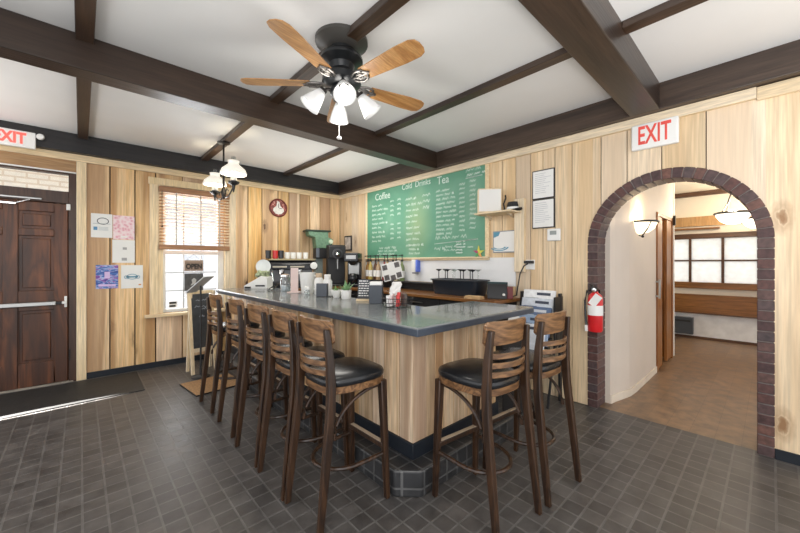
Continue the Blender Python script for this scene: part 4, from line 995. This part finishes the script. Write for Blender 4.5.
MB().rings([hring(.118, .014), hring(.120, .022), hring(.080, .022), hring(.074, .018), hring(.070, .07), hring(.062, .105), hring(.045, .108), hring(.02, .092)], cap0=True).build('felt', hat, ht, smooth=True)
MB().rings([hring(.078, .020), hring(.0765, .048)], cap0=False, cap1=False).build('band', M['white_gloss'], ht, smooth=True)
MB().sweep([(-.12, -.02, .02), (-.15, 0, .10), (-.13, .03, .17), (-.15, .05, .20)], .012).build('feather', hat, ht, smooth=True)
# certificate
cf = wallthing('framed_certificate', 'white framed sheet with blue swooshes below the wall shelf', 'picture', 'B', 2.067, 1.605)
MB().box(-.145, .145, -.014, 0, -.125, .125).build('frame', plain('grey_frame', (.28, .30, .33), .4), cf, bevel=.002)
MB().box(-.133, .133, -.016, -.013, -.113, .113).build('sheet', M['paper'], cf)
sw = MB()
for r0, r1 in ((.045, .060), (.072, .080)):
    for k in range(10):
        a, b = R(200 + k * 15), R(200 + (k + 1) * 15)
        sw.prism([(-.06 + r1 * 1.5 * math.cos(a), -.055 + r0 * .7 * math.sin(a)), (-.06 + r1 * 1.5 * math.cos(b), -.055 + r0 * .7 * math.sin(b)), (-.06 + r0 * 1.4 * math.cos(b), -.055 + r0 * .55 * math.sin(b)), (-.06 + r0 * 1.4 * math.cos(a), -.055 + r0 * .55 * math.sin(a))], 'y', -.0175, -.0155)
sw.prism([(-.133, .113), (-.05, .113), (-.07, .07), (-.133, .05)], 'y', -.0175, -.0155)
sw.build('blue_print', plain('teal_ink', (.10, .30, .42), .6), cf)
# two framed notices
for z, l in ((2.185, 'upper thin black framed white notice next to the EXIT sign'), (1.878, 'lower thin black framed white notice above the thermostat')):
    t = wallthing('framed_notice', l, 'picture', 'B', 1.617, z, 'framed notices on the pine wall')
    MB().box(-.118, .118, -.014, 0, -.152, .152).build('frame', M['dark'], t, bevel=.002)
    MB().box(-.108, .108, -.016, -.013, -.141, .141).build('sheet', M['paper'], t)
    tx = MB(); random.seed(int(z * 100))
    for k in range(11): tx.box(-.085, -.085 + random.uniform(.09, .17), -.0175, -.0155, .11 - k * .020, .115 - k * .020)
    tx.build('text_print', plain('faint_print', (.55, .56, .58), .7), t)
th = wallthing('thermostat', 'white thermostat with a grey display below the framed notices', 'thermostat', 'B', 1.505, 1.65)
MB().box(-.066, .066, -.028, 0, -.062, .062).build('housing', M['white_gloss'], th, bevel=.008)
MB().box(-.035, .030, -.030, -.027, .0, .040).build('display', plain('lcd_grey', (.28, .31, .30), .3), th)
sp_ = wallthing('small_framed_photo', 'small dark framed photo on the wall left of the green chalkboard', 'picture', 'B', 5.19, 1.715)
MB().box(-.11, .11, -.018, 0, -.135, .135).build('frame', M['dark'], sp_, bevel=.003)
MB().box(-.085, .085, -.020, -.016, -.11, .11).build('photo', plain('faded_photo', (.55, .50, .46), .5, var=.4, scale=14), sp_)
ol = wallthing('wall_outlet', 'white wall outlet with a black plug beside the tall post', 'outlet', 'B', 1.765, 1.352)
MB().box(-.055, .055, -.012, 0, -.06, .045).build('cover_plate', M['white_gloss'], ol, bevel=.004)
MB().box(-.05, .05, -.05, -.01, .005, .035).build('plug', M['dark'], ol, bevel=.004)
pc = MB().sweep([(XB - .035, 1.775, 1.355), (XB - .07, 1.80, 1.33), (XB - .085, 1.835, 1.25), (XB - .075, 1.865, 1.12), (XB - .07, 1.885, 1.01), (3.44, 1.93, .990)], .007).build('power_cord', M['dark'], smooth=True)
tag(pc, 'black power cord dropping from the outlet to the back worktop', 'cord')
# newspaper rack
nr = thing('newspaper_rack', 'dark tiered newspaper rack standing between the back worktop and the arch', 'rack', (3.36, 1.62, 0), -90)
fm_ = MB()
for x in (-.20, .20): fm_.box(x - .012, x + .012, .10, .14, 0, 1.06).bar((x, -.16, .0), (x, .10, .95), .02, .02)
fm_.build('frame', M['dark'], nr, bevel=.003)
MB().box(.195, .21, -.02, .16, .55, 1.03).build('side_panel', M['dark'], nr)
slots = []
for k in range(5):
    z = .90 - k * .080; y = .045 - k * .052
    MB().box(-.19, .19, y - .022, y + .022, z - .112, z - .102).build('tier', M['dark'], nr); slots.append((y, z))
npm = [((.80, .81, .82), 'white front page', 'topmost newspaper in the dark rack, mostly white front page'), ((.62, .66, .72), 'grey', 'second newspaper from the top in the dark rack, grey front page'), ((.10, .15, .26), 'navy', 'navy blue covered newspaper in the middle of the rack'), ((.30, .40, .55), 'blue', 'pale blue covered newspaper under the navy one'), ((.70, .73, .78), 'white', 'lowest newspaper in the dark rack with a white cover')]
for (y, z), (c_, n_, l) in zip(slots, npm):
    t = thing('newspaper', l, 'newspaper', (3.36 + y, 1.62 + .012 * random.uniform(-1, 1), z - .10), -90, 'newspapers in the rack')
    Mr = Matrix.Rotation(R(-12), 4, 'X')
    MB().box(-.165, .165, -.012, .012, .004, .29, Mr).build('pages', plain('news_' + n_, c_, .7, var=.12, scale=25), t, bevel=.003)
    hd = MB().box(-.02 + .08 * (z > .9), .12, -.0135, -.0115, .235, .262, Mr)
    for k in range(4): hd.box(-.14, .0, -.0135, -.0115, .20 - .018 * k, .207 - .018 * k, Mr)
    hd.build('headline_print', plain('news_ink_' + n_, (.05, .06, .09) if n_ != 'navy' else (.6, .62, .66), .7), t)
lfl = thing('leaflet', 'white leaflet sticking out low between the two short-end stools', 'leaflet', (2.92, 1.62, .74), -60)
MB().prism([(-.07, 0), (.07, 0), (.06, .13), (-.02, .16)], 'y', -.003, .003).build('sheet', M['paper'], lfl)
MB().box(-.09, .09, -.04, .05, -.74, .004).build('stand', M['shelfdark'], lfl, bevel=.004)
# fire extinguisher
fe = thing('fire_extinguisher', 'red fire extinguisher with a white tag hanging on the brick arch jamb', 'fire extinguisher', (XB - .085, 1.098, .735), -90); fe.scale = (1.12,) * 3
MB().lathe([(.048, 0), (.055, .012), (.056, .26), (.048, .295), (.022, .318), (.018, .33), (0, .33)], 22).build('cylinder', M['red'], fe, smooth=True)
MB().lathe([(.0565, .135), (.0572, .135), (.0572, .215), (.0565, .215)], 22, cap0=False, cap1=False).build('label', M['paper'], fe, smooth=True)
MB().box(-.017, .017, -.022, .02, .325, .36).bar((-.02, -.06, .385), (-.02, .05, .37), .016, .010).bar((-.02, -.05, .352), (-.02, .02, .352), .014, .008).bar((-.02, .0, .35), (-.02, .0, .375), .012, .02).build('valve_handle', M['black_gloss'], fe, bevel=.002)
MB().lathe([(0, 0), (.017, 0), (.017, .012), (0, .014)], 14, (.0, -.022, .34), Rx).build('gauge', M['chrome'], fe, smooth=True)
MB().sweep([(-.02, .0, .34), (-.055, -.02, .33), (-.068, -.03, .25), (-.064, -.03, .12), (-.055, -.035, .05)], .009).build('hose', M['black_gloss'], fe, smooth=True)
MB().bar((-.055, -.036, .05), (-.052, -.04, .0), .020, .02).build('nozzle', M['white_gloss'], fe)
Mr = Matrix.Translation((.045, -.055, .30)) @ Matrix.Rotation(R(35), 4, 'Y')
MB().box(-.03, .03, -.001, .001, -.10, 0, Mr).build('tag', M['paper'], fe)
MB().box(-.02, .02, .050, .064, .08, .34).build('wall_bracket', M['bronze'], fe)

# ================================================================= CEILING FAN
fx, fy = 1.265, 1.93
fan = thing('ceiling_fan', 'dark ceiling fan with five oak blades and a four-shade light kit', 'ceiling fan', (fx, fy, ZC))
MB().lathe([(.0, 0), (.172, 0), (.172, -.02), (.12, -.05), (.09, -.06), (.0, -.06)], 32).build('mount_plate', plain('mount_grey', (.06, .057, .052), .4), fan, smooth=True)
MB().lathe([(.0, -.058), (.08, -.06), (.08, -.09), (.125, -.105), (.140, -.125), (.140, -.14), (.115, -.15), (.085, -.165), (.075, -.20), (.09, -.225), (.125, -.245), (.128, -.285), (.09, -.31), (.0, -.315)], 32).build('motor_housing', plain('fan_black', (.020, .022, .024), .28, .3), fan, smooth=True)
for k in range(5):
    a = R((-154, -82, -11, 62, 140)[k]); Rz = Matrix.Rotation(a, 4, 'Z') @ Matrix.Translation((0, 0, -.285)) @ Matrix.Rotation(R(-11), 4, 'X')
    pts = [(.20, -.050), (.50, -.068), (.60, -.066), (.635, -.050), (.648, -.02), (.648, .02), (.635, .050), (.60, .066), (.50, .068), (.20, .050)]
    mb = MB()
    A = [mb.bm.verts.new(Rz @ Vector((u, v, -.003))) for u, v in pts]; B = [mb.bm.verts.new(Rz @ Vector((u, v, .004))) for u, v in pts]
    mb.bm.faces.new(A[::-1]); mb.bm.faces.new(B)
    for i in range(len(pts)):
        j = (i + 1) % len(pts); mb.bm.faces.new((A[i], A[j], B[j], B[i]))
    bl_ = mb.build('fan_blade', M['blade'], fan, bevel=.002)
    ir = MB()
    for s in (-1, 1):
        ir.sweep([Rz @ Vector(p) for p in ((.09, 0, .004), (.13, s * .03, -.006), (.17, s * .045, -.008), (.205, s * .040, -.008), (.225, s * .015, -.008), (.245, 0, -.008))], .008)
        ir.sweep([Rz @ Vector(p) for p in ((.14, 0, -.006), (.165, s * .020, -.008), (.19, s * .012, -.008), (.20, 0, -.008))], .006)
    ir.sweep([Rz @ Vector(p) for p in ((.09, 0, .0), (.25, 0, -.008))], .009)
    for u, v in ((.215, .032), (.215, -.032), (.24, 0)): ir.sphere(Rz @ Vector((u, v, -.008)), .010, 6)
    ir.build('blade_iron', M['pewter'], bl_, smooth=True)
lk = MB().lathe([(.0, -.31), (.055, -.31), (.075, -.33), (.075, -.36), (.045, -.39), (.02, -.40), (.0, -.40)], 24).build('light_fitter', plain('fan_black2', (.020, .022, .024), .28, .3), fan, smooth=True)
for k in range(4):
    az = R(-118 + 90 * k); d = Vector((math.cos(az), math.sin(az), 0))
    base = d * .115 + Vector((0, 0, -.335)); axis = (d * .62 + Vector((0, 0, -.78))).normalized()
    q = Vector((0, 0, -1)).rotation_difference(axis).to_matrix().to_4x4()
    Mx = Matrix.Translation(base) @ q
    MB().sweep([d * .05 + Vector((0, 0, -.345)), d * .085 + Vector((0, 0, -.33)), base + axis * .01], .011).lathe([(.0, .005), (.026, 0), (.028, -.035), (0, -.035)], 16, (0, 0, 0), Mx).build('lamp_arm', M['bronze'], fan, smooth=True)
    sh = MB().lathe([(.027, -.02), (.036, -.045), (.050, -.085), (.060, -.125), (.068, -.150)], 22, (0, 0, 0), Mx, False, False).build('lamp_shade', M['fanglass'], fan, smooth=True, solid=.003)
    MB().lathe([(.012, -.035), (.026, -.07), (.028, -.09), (.018, -.112), (.0, -.118)], 14, (0, 0, 0), Mx).build('bulb', M['bulb'], sh, smooth=True)
MB().sweep([(-.02, .0, -.395), (-.02, .0, -.635)], .0022).sphere((-.02, .0, -.645), .016, 8, (1, 1, .7)).build('pull_chain', M['white_gloss'], fan, smooth=True)
point('fan_light', (fx, fy, ZC - .62), 10, (1, .95, .88), .12)

# ================================================================= CHANDELIER
cx_, cy_ = 1.240, 4.40
ch_ = thing('lamp_chandelier', 'two-armed black chandelier with white oil-lamp shades near the window', 'chandelier', (cx_, cy_, ZC - .045))
MB().lathe([(0, 0), (.07, 0), (.07, -.012), (.03, -.03), (0, -.03)], 20).build('ceiling_cup', M['bronze'], ch_, smooth=True)
MB().sweep([(0, 0, -.02), (0, 0, -.60)], .010).lathe([(.0, -.68), (.012, -.66), (.028, -.61), (.028, -.57), (.012, -.53), (.014, -.36), (.02, -.34), (.012, -.32)], 14).build('rod', M['bronze'], ch_, smooth=True)
for s in (-1, 1):
    L_ = .36
    MB().sweep([(0, 0, -.60), (0, s * .08, -.66), (0, s * .18, -.66), (0, s * .27, -.62), (0, s * L_, -.58)], .008).sweep([(0, s * .06, -.62), (0, s * .12, -.56), (0, s * .18, -.60)], .005).build('arm', M['bronze'], ch_, smooth=True)
    c0 = (0, s * L_, -.545)
    f = MB().lathe([(.0, -.10), (.008, -.09), (.014, -.05), (.02, -.02), (.055, .0), (.062, .02), (.03, .035), (0, .035)], 18, c0).build('lamp_font', plain('black_font', (.012, .012, .014), .25), ch_, smooth=True)
    MB().lathe([(.030, .035), (.036, .05), (.030, .075), (.026, .09)], 16, c0).build('burner', plain('white_burner', (.70, .68, .64), .4), f, smooth=True)
    MB().lathe([(.026, .09), (.034, .12), (.026, .17), (.024, .30)], 16, c0, None, False, False).build('chimney', M['bottle_glass'], ch_, smooth=True)
    MB().lathe([(.130, .10), (.134, .115), (.118, .155), (.078, .19), (.055, .21), (.052, .23), (.060, .25)], 26, c0, None, False, False).build('lamp_shade', M['lampglass'], ch_, smooth=True, solid=.004)
    point('chandelier_bulb', (cx_, cy_ + s * L_, ZC - .045 - .545 + .14), 9, (1, .85, .62), .03)

# ================================================================= FLOOR THINGS
mt = MB().prism([(-1.45, 4.55), (.505, 4.56), (.515, 5.385), (-1.45, 5.385)], 'z', 0.001, .010).build('entrance_mat', plain('black_rubber_mat', (.022, .022, .022), .6, var=.35, scale=40), bevel=.003)
tag(mt, 'large black rubber entrance mat in front of the door', 'mat')
dm = thing('coir_doormat', 'small tan coir doormat beside the bar stools below the chalkboard sign', 'mat', (1.13, 4.25, .001), 6)
MB().box(-.29, .22, -.24, .26, 0, .014).build('pile', plain('coir', (.42, .25, .12), .95, var=.3, scale=60, bump=.3), dm, bevel=.003)
MB().box(-.295, .225, -.245, -.235, 0, .012).box(-.295, .225, .255, .265, 0, .012).box(-.295, -.285, -.24, .26, 0, .012).box(.215, .225, -.24, .26, 0, .012).build('edging', M['dark'], dm)
# A-frame chalkboard sign
af = thing('a_frame_sign', 'wood framed black chalkboard A-frame standing beside the end of the bar', 'sidewalk sign', (1.135, 4.80, 0), 10)
Mr = Matrix.Rotation(R(-7), 4, 'X')
MB().box(-.155, -.115, -.012, .012, 0, 1.02, Mr).box(.115, .155, -.012, .012, 0, 1.02, Mr).box(-.115, .115, -.012, .012, .98, 1.02, Mr).box(-.115, .115, -.012, .012, .26, .31, Mr).build('front_frame', M['pine_post'], af, bevel=.003)
Mb = Matrix.Translation((.02, .20, 0)) @ Matrix.Rotation(R(5), 4, 'X')
MB().box(-.155, -.12, -.012, .012, 0, 1.01, Mb).box(.12, .155, -.012, .012, 0, 1.01, Mb).box(-.12, .12, -.012, .012, .26, .31, Mb).build('rear_frame', M['pine_post'], af, bevel=.003)
MB().box(-.115, .115, -.006, .006, .31, .98, Mr).build('board', plain('slate_board', (.045, .050, .055), .6, var=.3, scale=9), af)
ch = MB(); random.seed(31)
def scrib2(x, z, ln, h):
    pts = [(x + ln * k / 8, z + (h if k % 2 else -h) * random.uniform(.3, 1)) for k in range(9)]
    for (a, b), (c_, d_) in zip(pts[:-1], pts[1:]):
        o = len(ch.bm.verts); ch.bar((a, -.0075, b), (c_, -.0075, d_), .004, .002, (0, 1, 0))
for z, x, l in ((.90, -.06, .14), (.82, -.08, .17), (.79, -.02, .11), (.70, -.03, .06)): scrib2(x, z, l, .015)
for v in ch.bm.verts: v.co = Mr @ v.co
ch.build('chalk_writing', plain('chalk_blue_white', (.42, .47, .52), .9), af)
# pole menu stand
ps = thing('menu_stand', 'black pole stand with a tilted menu holder in front of the A-frame sign', 'menu stand', (1.055, 4.645, 0), -42.86)
MB().lathe([(0, 0), (.10, 0), (.10, .008), (.08, .02), (.02, .03), (0, .03)], 26).build('base', M['dark'], ps, smooth=True)
MB().sweep([(0, 0, .02), (0, 0, 1.09)], .011).build('pole', M['dark'], ps, smooth=True)
Mr = Matrix.Translation((-.01, 0, 1.105)) @ Matrix.Rotation(R(-41), 4, 'Y')
MB().box(-.145, .145, -.11, .11, -.006, .006, Mr).build('holder', plain('grey_holder', (.55, .56, .57), .4), ps, bevel=.002)
MB().box(-.13, .13, -.10, .10, .006, .008, Mr).build('menu_sheet', M['paper'], ps)

# ================================================================= LIGHTS
l = bpy.data.lights.new('sunbeam', 'SPOT'); l.energy = 200000; l.spot_size = R(1.3); l.spot_blend = .4; l.shadow_soft_size = .005; l.color = (1, .97, .92)
o = bpy.data.objects.new('sunbeam', l); COL.objects.link(o); o.location = (-4.5, 4.56, .34)
o.rotation_euler = (Vector((-.24, 4.575, 0)) - o.location).to_track_quat('-Z', 'Y').to_euler()
area('window_daylight', (1.15, YA + .25, 1.6), (-90, 0, 0), .8, 1.5, 40, (.95, .98, 1))
area('room_daylight', (-1.6, -1.6, 2.2), (62, 0, -45), 2.5, 1.6, 60, (1, .98, .96))
area('ceiling_bounce', (.2, -.9, .5), (205, 0, 0), 3.0, 1.6, 160, (1, .98, .96))  # added fill behind the camera, aimed up to brighten the ceiling
area('bar_fill', (2.6, 4.0, 2.60), (0, 0, 0), .9, 1.6, 26, (1, .95, .88))  # added fill to brighten the bar corner, no fixture here
area('bar_ceiling_fill', (2.5, 4.2, 1.75), (180, 0, 0), 1.4, 1.4, 11, (1, .97, .92))  # unseen fill added behind the bar to lift the rear ceiling
area('door_side_ceiling_fill', (-1.6, 4.3, 1.5), (180, -25, 0), 1.2, 1.2, 40, (1, .98, .95))  # unseen fill added at the left to lift the ceiling near the door
